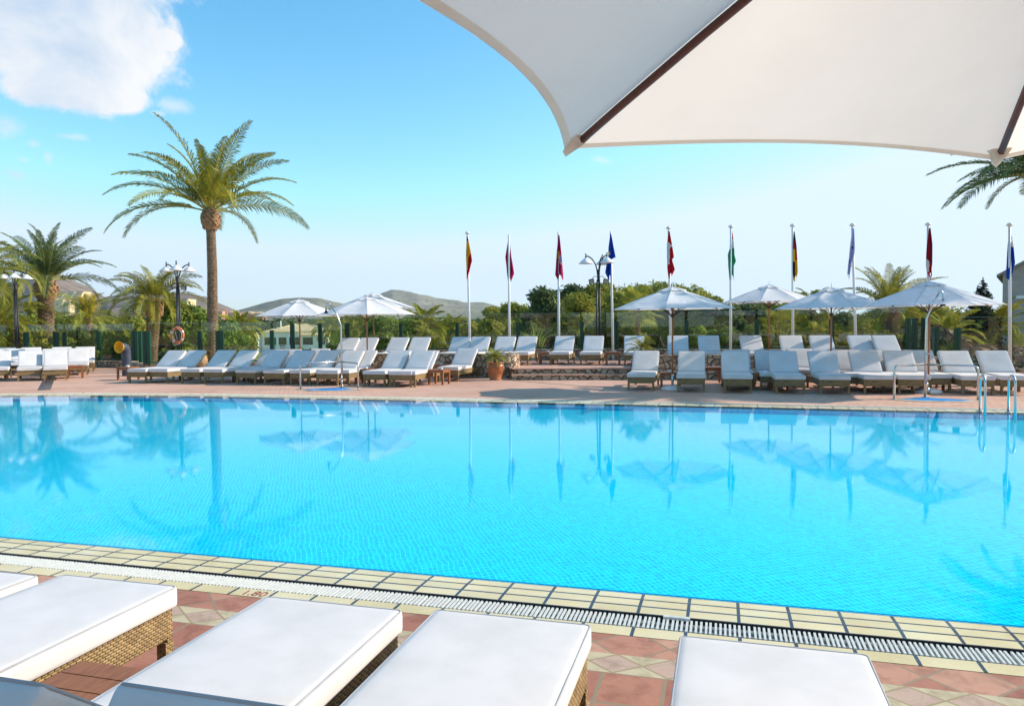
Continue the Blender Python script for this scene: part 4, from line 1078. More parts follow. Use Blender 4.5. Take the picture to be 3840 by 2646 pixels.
def f_eu(s, t):
    if (.40 < t < .46 and s < .22) or (.62 < t < .66 and .35 < s < .48): return 'y'
    return 'b'
t = flagpole((2290, 2299), 28.5, 868, 'white flagpole right of the black lamp post, blue flag', cap=False); flag(t, 0, [(0, -.03, .01), (.3, -.09, .09), (.52, -.10, .17), (.56, -.14, .02), (.85, -.22, .0), (1, -.10, -.02)], f_eu, 'limp blue flag with small yellow stars beside the black lamp post', .1, seed=.9, Hh=1.65)
def f_dk(s, t):
    if .22+.1*s < t < .34+.12*(1-s) : return 'w'
    if s < .38 and .3 < t < .72: return 'w'
    return 'r'
t = flagpole((2507, 2516), 27.8, 857, 'white flagpole directly above the parasol with the white base, red and white flag'); flag(t, 0, [(0, -.02, .02), (.3, -.07, .10), (.58, -.07, .17), (.64, -.06, .10), (.85, -.05, .21), (1, -.02, .09)], f_dk, 'limp red flag with a white cross above the parasol with the white base', .1, seed=.2, Hh=1.65)
def f_hu(s, t): return 'r' if t < .16 and s > .5 else ('w' if t < .40-.05*s else 'g')
t = flagpole((2741, 2739), 27.0, 852, 'white flagpole with a domed cap, green and white flag'); flag(t, .1, [(0, .02, .05), (.35, -.03, .12), (.5, -.10, .14), (.62, -.09, .20), (.72, -.09, .12), (1, -.05, .13)], f_hu, 'limp red white and green flag wrapped round its pole', .15, seed=1.6, Hh=1.65)
def f_de(s, t):
    if t < .2: return 'k'
    if t < .62: return 'y' if (s < .45 and t > .36) else ('k' if s > .8 and t < .4 else 'r')
    return 'k' if s < .45 and t < .93 else 'y'
t = flagpole((2972, 2974), 26.4, 848, 'white flagpole with a domed cap, black red and yellow flag'); flag(t, 0, [(0, .01, .04), (.3, .0, .09), (.6, .0, .13), (.85, .0, .16), (1, .03, .11)], f_de, 'limp black red and yellow flag', .2, seed=.7, Hh=1.65)
def f_li(s, t): return 'n' if ((.38 < t < .44 and .45 < s < .6) or (.68 < t < .74 and .35 < s < .5)) else 'l'
t = flagpole((3196, 3213), 25.4, 846, 'slightly leaning white flagpole, pale lilac flag'); flag(t, 0, [(0, -.02, .02), (.45, -.13, .07), (.62, -.16, .05), (.7, -.18, -.03), (1, -.19, -.12)], f_li, 'limp pale lilac white flag with a small dark mark', .1, seed=2.6, Hh=1.6)
def f_at(s, t): return 'd' if t < .62+.2*s else ('w' if s < .6 and t < .86 else 'r')
t = flagpole((3480, 3484), 24.4, 844, 'white flagpole above the large right parasol, dark red flag'); flag(t, 0, [(0, -.01, .03), (.35, -.05, .08), (.75, -.09, .10), (.85, -.07, .08), (1, .03, .08)], f_at, 'limp dark red and white flag above the large right parasol', .1, seed=1.0, Hh=1.55)
def f_nl(s, t): return 'd' if t < .22 else ('w' if t < .38 and s > .5 else 'b')
t = flagpole((3786, 3790), 23.0, 846, 'white flagpole at the right edge in front of the grey building', cap=True); flag(t, .1, [(0, .0, .03), (.35, -.01, .10), (.72, -.03, .17), (.8, -.04, .14), (1, -.05, .10)], f_nl, 'limp red white and blue flag at the right edge', .1, seed=.3, Hh=1.45)

# ------------------------------------------------------------------ triple lamp posts
def lamp(px, pyb, Y, ytop, zb, label, flood, rot):
    b = at_px(px, Y); root = empty('lamp_post', (b.x, b.y, zb), 0, label, 'lamp post', 'black triple arm lamp posts')
    H = PD(px, ytop, Y).z-zb
    mb = MB()
    for k in range(3):
        a = R(rot+120*k); c = (math.cos(a), math.sin(a))
        mb.tube([(.10*c[0], .10*c[1], 0), (.05*c[0], .05*c[1], H-.95)], .030, 8)
    mb.tube([(0, 0, H-1.0), (0, 0, H-.55)], .055, 10); mb.build('pole', M['black'], root)
    for k in range(3):
        a = R(rot+120*k); c = (math.cos(a), math.sin(a)); m2 = MB(); pts = []
        for t in range(9):
            th = R(100*t/8); r_ = .44*(1-math.cos(th))/1.17; z = H-.75+.70*math.sin(th*.92)
            pts.append((.04*c[0]+r_*c[0], .04*c[1]+r_*c[1], z))
        m2.tube(pts, .024, 8); e_ = pts[-1]; m2.tube([e_, (e_[0], e_[1], e_[2]-.10)], .03, 8); m2.tube([(e_[0], e_[1], e_[2]+.03), (e_[0], e_[1], e_[2]+.09)], .028, 8); m2.build('arm', M['black'], root)
        m3 = MB(); m3.lathe([(.03, 0), (.05, -.01), (.265, -.20), (.27, -.215), (.255, -.21), (.04, -.03)], (e_[0], e_[1], e_[2]-.07), 24); m3.lathe([(0, -.23), (.07, -.215), (.09, -.17), (.05, -.1)], (e_[0], e_[1], e_[2]-.07), 12); m3.build('lamp_shade', M['white_paint'], root)
    if flood:
        for sx in (-1, 1):
            m4 = MB(); m4.box((sx*.27, -.08, H-1.0), (.20, .10, .16), Matrix.Rotation(R(15), 3, 'X') @ Matrix.Rotation(R(sx*8), 3, 'Y')); m4.tube([(0, 0, H-.84), (sx*.15, 0, H-.80), (sx*.27, -.04, H-.92)], .012, 6); fo_ = m4.build('floodlight', M['black'], root)
            m5 = MB(); m5.box((sx*.27, -.138, H-1.015), (.16, .01, .12), Matrix.Rotation(R(15), 3, 'X') @ Matrix.Rotation(R(sx*8), 3, 'Y')); m5.build('lens', M['amber'], fo_)
    return root
lamp(2245, 0, 28.2, 955, TZ, 'black triple lamp post with white shades in front of the pine trees', True, 185)
lamp(670, 0, 29.8, 985, 0, 'black triple lamp post with white shades left of the tall palm', True, 170)
lamp(62, 0, 33.0, 1016, 0, 'smaller black triple lamp post with white shades near the left edge', False, 180)

# ------------------------------------------------------------------ palms
def frond(mb, o, az, el, L, bend, n=46, lw=.03, ll=.20, twist=0, r=None, curl=0, dry=0.0):
    """one pinnate frond: arching stem with two rows of leaflets in a V"""
    r = r or rnd; p = Vector(o); e = el; pts = [p.copy()]; dirs = []
    K = 14; st = L/K; a = az
    for k in range(K):
        d = Vector((math.cos(a)*math.cos(e), math.sin(a)*math.cos(e), math.sin(e))); dirs.append(d)
        p = p+d*st; pts.append(p.copy()); e -= bend/K*(0.45+1.25*k/K); a += curl/K
    dirs.append(dirs[-1])
    mb.tube(pts, [.024*(1-.85*i/K)*(L/3.5)+.003 for i in range(K+1)], 4, 1, cap=False)
    vs, fs = [], []; mis = []
    for i in range(n):
        t = .14+.86*(i+r.random()*.6)/n; q = t*K; k = min(int(q), K-1); f_ = q-k
        c = pts[k].lerp(pts[k+1], f_); d = dirs[k].lerp(dirs[min(k+1, K)], f_).normalized()
        s = d.cross(Vector((0, 0, 1)));
        if s.length < .05: s = Vector((-math.sin(az), math.cos(az), 0))
        s.normalize(); u = s.cross(d).normalized()
        tw = twist+.25*math.sin(t*3)
        s, u = s*math.cos(tw)+u*math.sin(tw), u*math.cos(tw)-s*math.sin(tw)
        prof = math.sin(math.pi*min(1, (t*.93+.05))**.75)**.55
        for sg in (-1, 1):
            l = L*ll*prof*(.8+.35*r.random()); fw = .55+.7*t+r.uniform(-.12, .12)
            ld = (s*sg*1.0+d*fw+u*(.38+r.uniform(-.15, .2))).normalized()
            m_ = c+ld*l*.55; tip = c+(ld*l+Vector((0, 0, -l*(.16+.2*r.random())))+d*l*.05)
            wv = d*lw*.5; wm = d*lw*.42
            b = len(vs); vs += [c-wv*.6, c+wv*.6, m_+wm, m_-wm, tip]
            mi = 2 if (dry and t > .55 and r.random() < dry) else 0
            fs += [(b, b+1, b+2, b+3), (b+3, b+2, b+4)]; mis += [mi, mi]
    o_ = len(mb.v); mb.v.extend([tuple(v) for v in vs])
    for f_, mi in zip(fs, mis): mb.f.append(tuple(x+o_ for x in f_)); mb.mi.append(mi); mb.sm.append(False)
def palm_trunk(root, path, radii, seed, boots=None, mat='palm_bark', step=.075):
    """tapered trunk with scale rings"""
    r = random.Random(seed); mb = MB(); n = 22; pl = [Vector(p) for p in path]
    seg = [(b-a).length for a, b in zip(pl[:-1], pl[1:])]; tot = sum(seg); m = int(tot/step)
    def at(s):
        for i, L_ in enumerate(seg):
            if s <= L_ or i == len(seg)-1: return pl[i].lerp(pl[i+1], min(1, s/L_)), radii[i]+(radii[i+1]-radii[i])*min(1, s/L_)
            s -= L_
    vs = []
    for i in range(m+1):
        for sub in (0, 1):
            s = (i+sub*.9)/(m+1)*tot; c, rr = at(s)
            for k in range(n):
                a = 2*math.pi*k/n; sc = (1.0 if sub == 0 else 1.11)+.075*math.sin(k*math.pi*2/n*7+(i % 2)*math.pi+r.uniform(-.3, .3))*(1 if sub else .4)+r.uniform(-.03, .03)
                vs.append((c.x+rr*sc*math.cos(a), c.y+rr*sc*math.sin(a), c.z))
    fs = []; rows = (m+1)*2
    for i in range(rows-1):
        for k in range(n): a = i*n+k; b = i*n+(k+1) % n; fs.append((a, b, b+n, a+n))
    mb.add(vs, fs, 0, False); return mb.build('trunk', M[mat], root)
def boots(root, c, r0, h, seed, count=90):
    """bulging head of cut frond stubs"""
    r = random.Random(seed); mb = MB()
    prof = [(r0*.62, 0), (r0*.95, h*.22), (r0*1.02, h*.5), (r0*.9, h*.8), (r0*.55, h*1.05)]
    mb.lathe(prof, c, 18)
    for i in range(count):
        t = (i+.5)/count; z = t*h; k = min(int(t*4), 3); f_ = t*4-k; rad = prof[k][0]*(1-f_)+prof[k+1][0]*f_
        a = i*2.39996+r.uniform(-.1, .1); w = r0*.26; d = Vector((math.cos(a), math.sin(a), 0)); s = Vector((-d.y, d.x, 0)); c_ = Vector(c)+d*rad*.92+Vector((0, 0, z))
        out = r0*r.uniform(.12, .30); hh = r0*.5
        p = [c_-s*w-Vector((0, 0, hh*.5)), c_+s*w-Vector((0, 0, hh*.5)), c_+s*w*.8+d*out+Vector((0, 0, hh*.45)), c_-s*w*.8+d*out+Vector((0, 0, hh*.45)), c_+s*w*.5+Vector((0, 0, hh*.75)), c_-s*w*.5+Vector((0, 0, hh*.75)), c_+d*out*1.05]
        mb.add(p, [(0, 1, 6), (1, 2, 6), (2, 3, 6), (3, 0, 6), (2, 4, 5, 3)])
    return mb.build('stub_head', M['boot'], root)
def palm(name, base, head, label, L, nf, seed, rb=.24, rt=.20, boot=(.30, .7), el=(75, -5), bend=1.3, mat='frond', cat='palm tree', group=None, dates=False, ll=.20, n=46, lw=.035, wind=0, dry=0, mid=None, azs=None, trunkmat='palm_bark', bh=True, scale_b=1.0):
    base = Vector(base); head = Vector(head); r = random.Random(seed)
    root = empty(name, base, 0, label, cat, group); h = head-base
    path = [Vector((0, 0, -.3))] + ([Vector(m) for m in mid] if mid else []) + [h]
    k = len(path); radii = [rb+(rt-rb)*i/(k-1) for i in range(k)]
    palm_trunk(root, path, radii, seed, mat=trunkmat, step=max(.07, rb*.3))
    top = h
    if bh: boots(root, h-Vector((0, 0, boot[1]*.25)), boot[0], boot[1], seed, 80); top = h+Vector((0, 0, boot[1]*.70))
    mb = MB()
    for i in range(nf):
        t = (i+.5)/nf; a = i*2.39996+r.uniform(-.25, .25)
        e_ = R(el[0]+(el[1]-el[0])*t**1.0+r.uniform(-7, 7)); Lf = L*(1.0 if t > .15 else .82)*r.uniform(.86, 1.08)
        if azs: a = azs[i % len(azs)][0]; e_ = azs[i % len(azs)][1]; Lf = azs[i % len(azs)][2]
        o = top+Vector((math.cos(a), math.sin(a), 0))*boot[0]*.28
        frond(mb, o, a, e_, Lf, bend*(.7+.6*t)*r.uniform(.85, 1.15), n, lw, ll, r.uniform(-.5, .5), r, wind*r.uniform(.5, 1.2), dry*(r.random() < .5))
    mb.build('crown', [M[mat], M['rachis'], M['dry']], root)
    if dates:
        d2 = MB()
        for i in range(44):
            a = r.uniform(0, 6.28); ln = r.uniform(.6, 1.6); z = Vector((0, 0, 1)); c = top+Vector((math.cos(a), math.sin(a), 0))*.10
            q = [c, c+Vector((math.cos(a)*.12, math.sin(a)*.12, ln*.6)), c+Vector((math.cos(a)*.34, math.sin(a)*.34, ln))]
            d2.tube(q, [.02, .035, .012], 5)
            for j in range(7):
                b = Vector((r.uniform(-.13, .13), r.uniform(-.13, .13), r.uniform(-.2, .15))); d2.tube([q[1], q[2]+b], [.008, .006], 3)
        d2.build('flower_stalks', M['dates'], root)
    return root
D2 = math.pi
# tall palm left of centre
b = at_px(792, 31.2, -.1); t = PD(790, 842, 31.2)
root = palm('date_palm', b, t, 'tall single trunked date palm rising high over the left loungers', 4.1, 34, 11, .215, .165, (.36, .76), (88, 14), 1.12, 'frond', dates=True, ll=.145, n=66, lw=.055, mid=[(.05, 0, 1.8), (.10, 0, 4.2)], dry=.18)
# left large palm
b = at_px(168, 40, -.3); t = PD(172, 1105, 40)
palm('date_palm', b, t, 'sturdy date palm with a bulging trunk head at the left, before the brown hill', 3.8, 34, 23, .33, .37, (.54, .95), (88, 16), 1.2, 'frond_dark', ll=.15, n=56, lw=.06, wind=-.4)
b = at_px(566, 35, -.3); t = PD(577, 1172, 35)
palm('date_palm', b, t, 'date palm with a slightly leaning trunk behind the middle triple lamp', 2.5, 34, 37, .22, .28, (.40, .75), (86, -8), 1.75, 'frond', ll=.19, n=48, lw=.045, mid=[(.02, 0, 1.2)])
b = at_px(333, 44, -.4); t = PD(330, 1222, 44)
palm('date_palm', b, t, 'small slender palm blown to the right before the terraced hotels', 2.4, 28, 41, .16, .17, (.24, .5), (85, -18), 1.7, 'frond_yellow', ll=.20, n=38, lw=.05, wind=.5, dates=True)
b = at_px(-75, 34, -.3); t = PD(-60, 1075, 34)
palm('date_palm', b, t, 'palm cut by the left edge with long hanging yellow green fronds', 2.8, 40, 43, .3, .34, (.44, .8), (80, -25), 2.1, 'frond_yellow', ll=.19, n=46, lw=.045)
b = at_px(-40, 38, -.3); t = PD(-35, 1225, 38)
palm('date_palm', b, t, 'low bushy palm at the left edge, its fronds spreading behind the glass', 3.3, 40, 47, .25, .25, (.34, .5), (72, -10), 1.5, 'frond', ll=.19, n=46, lw=.05, bh=False)
# right palms
b = at_px(3338, 33, -.2); t = PD(3336, 1195, 33)
palm('date_palm', b, t, 'date palm with stiff upright fronds behind the parasols at the right', 2.5, 40, 53, .28, .32, (.40, .65), (88, -15), 1.15, 'frond', ll=.17, n=44, lw=.045)
b = at_px(3945, 20, 0); t = PD(3935, 735, 20)
palm('date_palm', b, t, 'date palm at the right edge whose dark fronds show below the big parasol', 2.8, 60, 59, .20, .19, (.38, .80), (87, 2), .85, 'frond_dark', ll=.16, n=60, lw=.045)
for px, Y, py, L, nf, sd_, lab, rb in [(3735, 36, 1235, 2.2, 26, 61, 'short palm between the cypress and the grey building', .22), (3550, 33, 1262, 1.7, 26, 67, 'low yellow green palm behind the cluster of green posts', .18),
                             (1590, 46, 1225, 2.0, 30, 71, 'palm top showing above the hedge right of the pair of parasols', .22), (1642, 60, 1255, 2.0, 26, 73, 'small palm on the lawn seen through the glass right of the hedge', .18),
                             (893, 62, 1235, 2.4, 34, 79, 'round crowned palm just left of the clubhouse', .25), (1249, 105, 1232, 3.4, 30, 83, 'palm standing right behind the clubhouse roof', .35),
                             (1352, 44, 1235, 2.4, 30, 89, 'yellowish palm seen behind the front parasol pole', .22), (1700, 75, 1238, 2.4, 24, 97, 'far small palm on the golf lawn', .2),
                             (3045, 40, 1150, 1.6, 22, 101, 'palm tip poking up between two right hand parasols', .2), (3420, 36, 1200, 2.2, 26, 103, 'yellow green palm behind the large right parasol', .2)]:
    z = -.3 if Y < 50 else -1.8; b = at_px(px, Y, z); t = PD(px, py, Y)
    palm('palm_tree', b, t, lab, L, nf, sd_, rb, rb*.95, (rb*1.3, .5), (84, -20), 1.5, 'frond_yellow' if sd_ in (67, 89, 103) else 'frond', ll=.2, n=34, lw=.05+.0007*Y, bh=False)
# fan palm
def fan_palm(base, head, label, seed, nf=34, Lr=.75, mat='frond_yellow', rb=.09):
    r = random.Random(seed); base = Vector(base); head = Vector(head); root = empty('fan_palm', base, 0, label, 'fan palm'); h = head-base
    palm_trunk(root, [(0, 0, -.2), h], [rb*1.2, rb], seed, step=.06); mb = MB()
    for i in range(nf):
        t = (i+.5)/nf; a = i*2.4+r.uniform(-.2, .2); e_ = R(78-115*t); d = Vector((math.cos(a)*math.cos(e_), math.sin(a)*math.cos(e_), math.sin(e_)))
        st = Lr*r.uniform(.7, 1.0); c = h+d*st; mb.tube([h, h+d*st*.5, c], .012, 4, 1, cap=False)
        s = d.cross(Vector((0, 0, 1))).normalized(); u = s.cross(d)
        for k in range(15):
            b_ = R(-78+156*k/14); ld = (d*math.cos(b_)+s*math.sin(b_)); l = Lr*.72*(.7+.3*math.cos(b_)); w = s*math.cos(b_)*.03-d*math.sin(b_)*.03
            m_ = c+ld*l*.6; tip = c+ld*l+Vector((0, 0, -l*.3)); o = len(mb.v)
            mb.v += [tuple(c), tuple(m_+w), tuple(m_-w), tuple(tip)]; mb.f += [(o, o+1, o+2), (o+2, o+1, o+3)]; mb.mi += [0, 0]; mb.sm += [False, False]
    mb.build('crown', [M[mat], M['rachis']], root); return root
fan_palm(at_px(2392, 33, 0), PD(2392, 1165, 33), 'slender fan palm behind the glass left of the parasol with the white base', 5, Lr=.85)
fan_palm(at_px(2935, 31.5, 0), PD(2935, 1275, 31.5), 'low broad fan palm behind the glass below the terrace parasol', 6, 40, 1.05, 'frond')
fan_palm(at_px(3080, 31, 0), PD(3085, 1290, 31), 'low fan palm behind the glass left of the right parasol pole', 7, 30, .85, 'frond')
# potted and bedding palms
def small_palm(p, h, L, nf, seed, label, mat='frond_yellow', name='small_palm', bend=1.4, el=(80, 0), cat='small palm'):
    r = random.Random(seed); root = empty(name, p, 0, label, cat); mb = MB(); mb.tube([(0, 0, -.05), (0, 0, h)], [.05, .06], 8); mb.build('trunk', M['palm_bark'], root); c = MB()
    for i in range(nf):
        t = (i+.5)/nf; frond(c, Vector((0, 0, h)), i*2.4+r.uniform(-.2, .2), R(el[0]+(el[1]-el[0])*t), L*r.uniform(.8, 1.1), bend, 22, .018, .26, r.uniform(-.3, .3), r)
    c.build('crown', [M[mat], M['rachis'], M['dry']], root); return root
small_palm(potp+Vector((0, 0, .5)), .16, .52, 24, 3, 'little yellow green palm growing in the glazed pot', 'frond_yellow')
small_palm(at_px(2405, 23.6, .33), .55, .60, 20, 4, 'small palm spilling over the end of the right stone wall', 'frond')
small_palm(at_px(733, 30.8, 0), .55, .75, 20, 8, 'yellow green bedding palm left of the tall palm trunk', 'frond_yellow')

# ------------------------------------------------------------------ broadleaf / pine crowns as clumped leaf cards
def leaf_cloud(blobs_, ncard, size, seed, flat=.0, shell=.55, asp=.5):
    rg = np.random.default_rng(seed); B = np.array([(b[0], b[1], b[2], b[3], b[4], b[5]) for b in blobs_], float)
    w = (B[:, 3]*B[:, 4]*B[:, 5])**(2/3); w /= w.sum(); idx = rg.choice(len(B), ncard, p=w)
    d = rg.normal(size=(ncard, 3)); d /= np.linalg.norm(d, axis=1)[:, None]
    rad = (shell+(1-shell)*rg.random(ncard)**.6)*(1+.12*rg.normal(size=ncard)); c = B[idx, :3]+d*B[idx, 3:6]*rad[:, None]
    nrm = d*.7+rg.normal(size=(ncard, 3))*.6+np.array([0, 0, .35]); nrm /= np.linalg.norm(nrm, axis=1)[:, None]
    a = np.cross(nrm, rg.normal(size=(ncard, 3))); a /= np.linalg.norm(a, axis=1)[:, None]; b = np.cross(nrm, a)
    s = size*(.6+.8*rg.random(ncard))[:, None]
    v = np.stack([c-a*s, c-b*s*asp*.9, c+a*s*1.1, c+b*s*asp], 1).reshape(-1, 3)
    return v
def cloud_obj(name, v, mat, parent=None):
    n = len(v)//4; me = bpy.data.meshes.new(name); me.vertices.add(len(v)); me.vertices.foreach_set('co', v.ravel())
    me.loops.add(n*4); me.polygons.add(n); me.loops.foreach_set('vertex_index', np.arange(n*4)); me.polygons.foreach_set('loop_start', np.arange(n)*4); me.polygons.foreach_set('loop_total', np.full(n, 4))
    me.materials.append(mat); me.update(); me.validate(); o = bpy.data.objects.new(name, me); COL.objects.link(o)
    if parent: o.parent = parent
    return o
def crown_blobs(w, h, z0, r, k=26, sub=.26):
    out = []
    for i in range(k):
        u = r.uniform(0, 6.28); q = r.random()**.45; t = r.random(); prof = math.sin(math.pi*min(.97, .12+t*.80))**.6
        x = math.cos(u)*q*w*.5*prof*.85; y = math.sin(u)*q*w*.5*prof*.85; z = z0+h*(.06+.86*t); s = sub*w*r.uniform(.55, 1.0)
        out.append((x, y, z, s, s, s*.72))
    return out
def tree(px, ytop, Y, wpx, label, mat='pine', seed=0, zbot=None, ground=-.3, cards=5000, size=.13, name='pine_tree', cat='tree', group=None, k=26, sub=.26, asp=.45):
    r = random.Random(seed*7+1); b = at_px(px, Y, ground); top = PD(px, ytop, Y).z-ground; w = wpx/F*Y
    root = empty(name, b, 0, label, cat, group); z0 = top*.18 if zbot is None else zbot
    tb = MB(); tb.tube([(0, 0, -.2), (.05*w, 0, top*.35), (0, .03*w, top*.7)], [.10+.02*w, .07+.015*w, .04], 8)
    for i in range(4):
        a = i*1.7+r.random(); tb.tube([(0, 0, top*(.3+.1*i)), (math.cos(a)*w*.25, math.sin(a)*w*.25, top*(.45+.1*i))], [.05, .02], 5)
    tb.build('trunk', M['bark'], root)
    bl = crown_blobs(w, top-z0, z0, r, k, sub); cloud_obj('crown', leaf_cloud(bl, cards, size, seed, asp=asp), M[mat], root); return root
# pines behind the glass, right of centre
PT = [(1850, 1150, 58, 70, 'olive', 'olive green treetop just right of the second flagpole'), (1925, 1136, 55, 95, 'pine', 'round pine behind the glass right of the second flagpole'), (1985, 1146, 50, 80, 'pine', 'low pine between the second and third flagpoles'),
      (2045, 1078, 42, 115, 'pine_blue', 'blue green pine left of the third flagpole, with a ragged top'), (2120, 1066, 45, 110, 'pine_blue', 'tall pine right behind the third flagpole'), (2165, 1112, 38, 120, 'olive', 'yellow olive bushy tree in front of the pines near the third flagpole'),
      (2205, 1054, 46, 120, 'pine', 'tall pine left of the black lamp post'), (2262, 1056, 47, 100, 'pine', 'tall pine directly behind the black lamp post'), (2330, 1094, 40, 130, 'olive', 'olive green tree right of the blue flag pole'),
      (2365, 1068, 48, 130, 'pine', 'broad pine behind the fan palm'), (2440, 1060, 47, 140, 'pine', 'highest crowned pine left of the parasol with the white base'), (2520, 1070, 48, 130, 'pine', 'pine right behind the top of the parasol with the white base'),
      (2600, 1085, 46, 120, 'pine', 'pine whose top slopes down right of the parasol with the white base'), (2655, 1112, 44, 90, 'olive', 'rounded olive green tree at the right end of the pine row'),
      (2705, 1142, 40, 110, 'pine_blue', 'low dark tree at the green and white flagpole'), (2790, 1125, 42, 120, 'pine_blue', 'dark tree behind the left side of the terrace parasol'), (2850, 1085, 44, 100, 'pine', 'pine with its top showing above the terrace parasol'),
      (2950, 1140, 42, 140, 'pine', 'pine hidden behind the right side of the terrace parasol'), (3040, 1175, 40, 120, 'olive', 'olive tree between the terrace parasol and the shaded one'), (3160, 1178, 40, 110, 'pine_blue', 'blue green bush right of the shaded parasol pole'),
      (3250, 1205, 38, 120, 'olive', 'yellow olive shrub right of the pale flagpole'), (3470, 1165, 38, 180, 'olive', 'broad olive tree behind the large right parasol'), (3620, 1190, 37, 90, 'olive', 'olive bush left of the cypress')]
for i, (px, yt, Y, w, m_, lab) in enumerate(PT):
    tree(px, yt, Y, w*1.5, lab, m_, 100+i, zbot=0.0, cards=9500, size=.125, name='pine_tree' if 'pine' in lab else 'bushy_tree', group='trees behind the terrace glass', k=40, sub=.27)
BT = [(690, 1150, 37, 200, 'bush', 'large leafy tree right of the middle triple lamp'), (620, 1185, 40, 110, 'bush', 'leafy tree between the leaning palm and the middle lamp'), (860, 1196, 52, 120, 'bush', 'rounded green tree just right of the tall palm trunk'),
      (500, 1190, 50, 130, 'pine', 'low pine left of the leaning palm'), (420, 1196, 52, 140, 'olive', 'yellow green tree right of the slender palm'), (250, 1190, 50, 150, 'pine', 'pine behind the slender blown palm'), (127, 1122, 52, 70, 'pine', 'pine left of the bulging palm trunk'),
      (200, 1150, 52, 60, 'olive', 'small olive tree right of the bulging palm trunk'), (80, 1180, 45, 120, 'bush', 'bush behind the small left lamp post'), (1420, 1188, 40, 120, 'bush', 'tall leafy hedge tree between the parasol poles'),
      (1500, 1186, 39, 130, 'bush', 'tall leafy hedge tree right of the parasol pair'), (1565, 1205, 39, 90, 'olive', 'yellow green hedge end before the golf lawn'), (1745, 1205, 38, 110, 'olive', 'pale yellow shrub behind the glass at the first flagpole'),
      (1840, 1200, 37, 90, 'olive', 'ochre green shrub behind the glass left of the second post'), (1352, 1235, 60, 60, 'bush', 'green tree behind the first terrace loungers'), (1259, 1258, 85, 56, 'bush', 'round dense bush right of the clubhouse'),
      (930, 1222, 95, 60, 'pine', 'dark pine left of the clubhouse'), (1690, 1228, 95, 70, 'pine_blue', 'blue green trees on the golf lawn'), (1640, 1232, 120, 60, 'pine', 'small pine far on the golf lawn')]
for i, (px, yt, Y, w, m_, lab) in enumerate(BT):
    far_ = Y > 80; tree(px, yt, Y, w*1.15, lab, m_, 200+i, zbot=.1, ground=-.3 if Y < 50 else (-.8 if Y < 70 else -2.2), cards=7000 if not far_ else 1800, size=.125 if not far_ else .2, name='leafy_tree' if m_ != 'pine' else 'pine_tree', k=34, sub=.27)
# shrubs under the trees behind the glass
def shrub(px0, px1, ytop, Y, label, mat, seed, base=-.1, cards=5000, size=.09, name='shrub', dep=1.2):
    r = random.Random(seed); a, b = at_px(px0, Y), at_px(px1, Y); c = (a+b)/2; w = (b-a).length; h = PD((px0+px1)/2, ytop, Y).z-base
    root = empty(name, (c.x, c.y, base), 0, label, 'shrub'); bl = []
    for i in range(int(14+w*4)):
        s = r.uniform(.22, .38)*max(.6, h*.55); bl.append((r.uniform(-w/2, w/2), r.uniform(-dep/2, dep/2), r.uniform(.1, max(.2, h-s*.7)), s, s, s*.85))
    cloud_obj('foliage', leaf_cloud(bl, cards, size, seed, asp=.5), M[mat], root)
    tb = MB()
    for i in range(5): x = -w/2+w*(i+.5)/5; tb.tube([(x, 0, -.1), (x+.1, 0, h*.6)], [.03, .012], 5)
    tb.build('stem', M['bark'], root); return root
shrub(1950, 2180, 1205, 33, 'dark shrubs with yellow tips behind the glass left of the third flagpole', 'pine_blue', 1)
shrub(2190, 2330, 1210, 33, 'dark shrubs behind the glass at the black lamp post', 'hedge', 2)
shrub(2335, 2580, 1225, 33.5, 'dark green shrubs below the fan palm', 'hedge', 3)
shrub(2590, 2840, 1215, 33, 'leafy shrubs behind the glass left of the terrace parasol', 'bush', 4)
shrub(2850, 3110, 1235, 32.5, 'shrubs behind the low fan palms', 'bush', 5)
shrub(3130, 3420, 1240, 31, 'yellow green shrubs behind the glass below the pale flag', 'olive', 6)
shrub(400, 510, 1218, 38, 'dark green hedge behind the ventilation pipe', 'hedge', 7, cards=4000)
shrub(230, 400, 1228, 40, 'dark clipped hedge behind the glass at the left', 'hedge', 8, cards=5000)
shrub(560, 800, 1225, 36, 'leafy undergrowth behind the lifebuoy', 'bush', 9, cards=7000)
shrub(1380, 1620, 1245, 37, 'dense leafy hedge behind the glass right of the parasol pair', 'bush', 10, cards=7000)
shrub(90, 335, 1292, 31.5, 'low dark hedge just behind the corner loungers', 'hedge', 11, 0, cards=9000, size=.05, dep=.8)
shrub(-60, 240, 1240, 39, 'bushy undergrowth behind the glass at the far left', 'olive', 12, cards=6000)
shrub(3470, 3600, 1265, 29, 'dark spiky shrub left of the single green post at the right', 'hedge', 13)
# strappy plants
def strappy(p, h, n_, seed, label, mat='hedge', name='strappy_plant', wd=.05):
    r = random.Random(seed); root = empty(name, p, 0, label, 'plant'); mb = MB()
    for i in range(n_):
        a = r.uniform(0, 6.28); lean = r.uniform(.1, .8); l = h*r.uniform(.7, 1.1); d = Vector((math.cos(a), math.sin(a), 0)); s = Vector((-d.y, d.x, 0))*wd/2
        p1, p2, p3 = Vector((0, 0, 0)), d*lean*l*.4+Vector((0, 0, l*.65)), d*lean*l*.9+Vector((0, 0, l*(1-lean*.35)))
        o = len(mb.v); mb.v += [tuple(p1-s), tuple(p1+s), tuple(p2+s), tuple(p2-s), tuple(p3)]; mb.f += [(o, o+1, o+2, o+3), (o+3, o+2, o+4)]; mb.mi += [0, 0]; mb.sm += [False]*2
    mb.build('leaves', M[mat], root); return root
strappy(at_px(1822, 31, 0), 1.75, 50, 1, 'upright strappy plant behind the glass between the first two flagpoles', 'hedge')
strappy(at_px(2010, 31.5, 0), 1.8, 46, 2, 'broad leaved strappy plant behind the glass left of the third flagpole', 'bush', wd=.08)
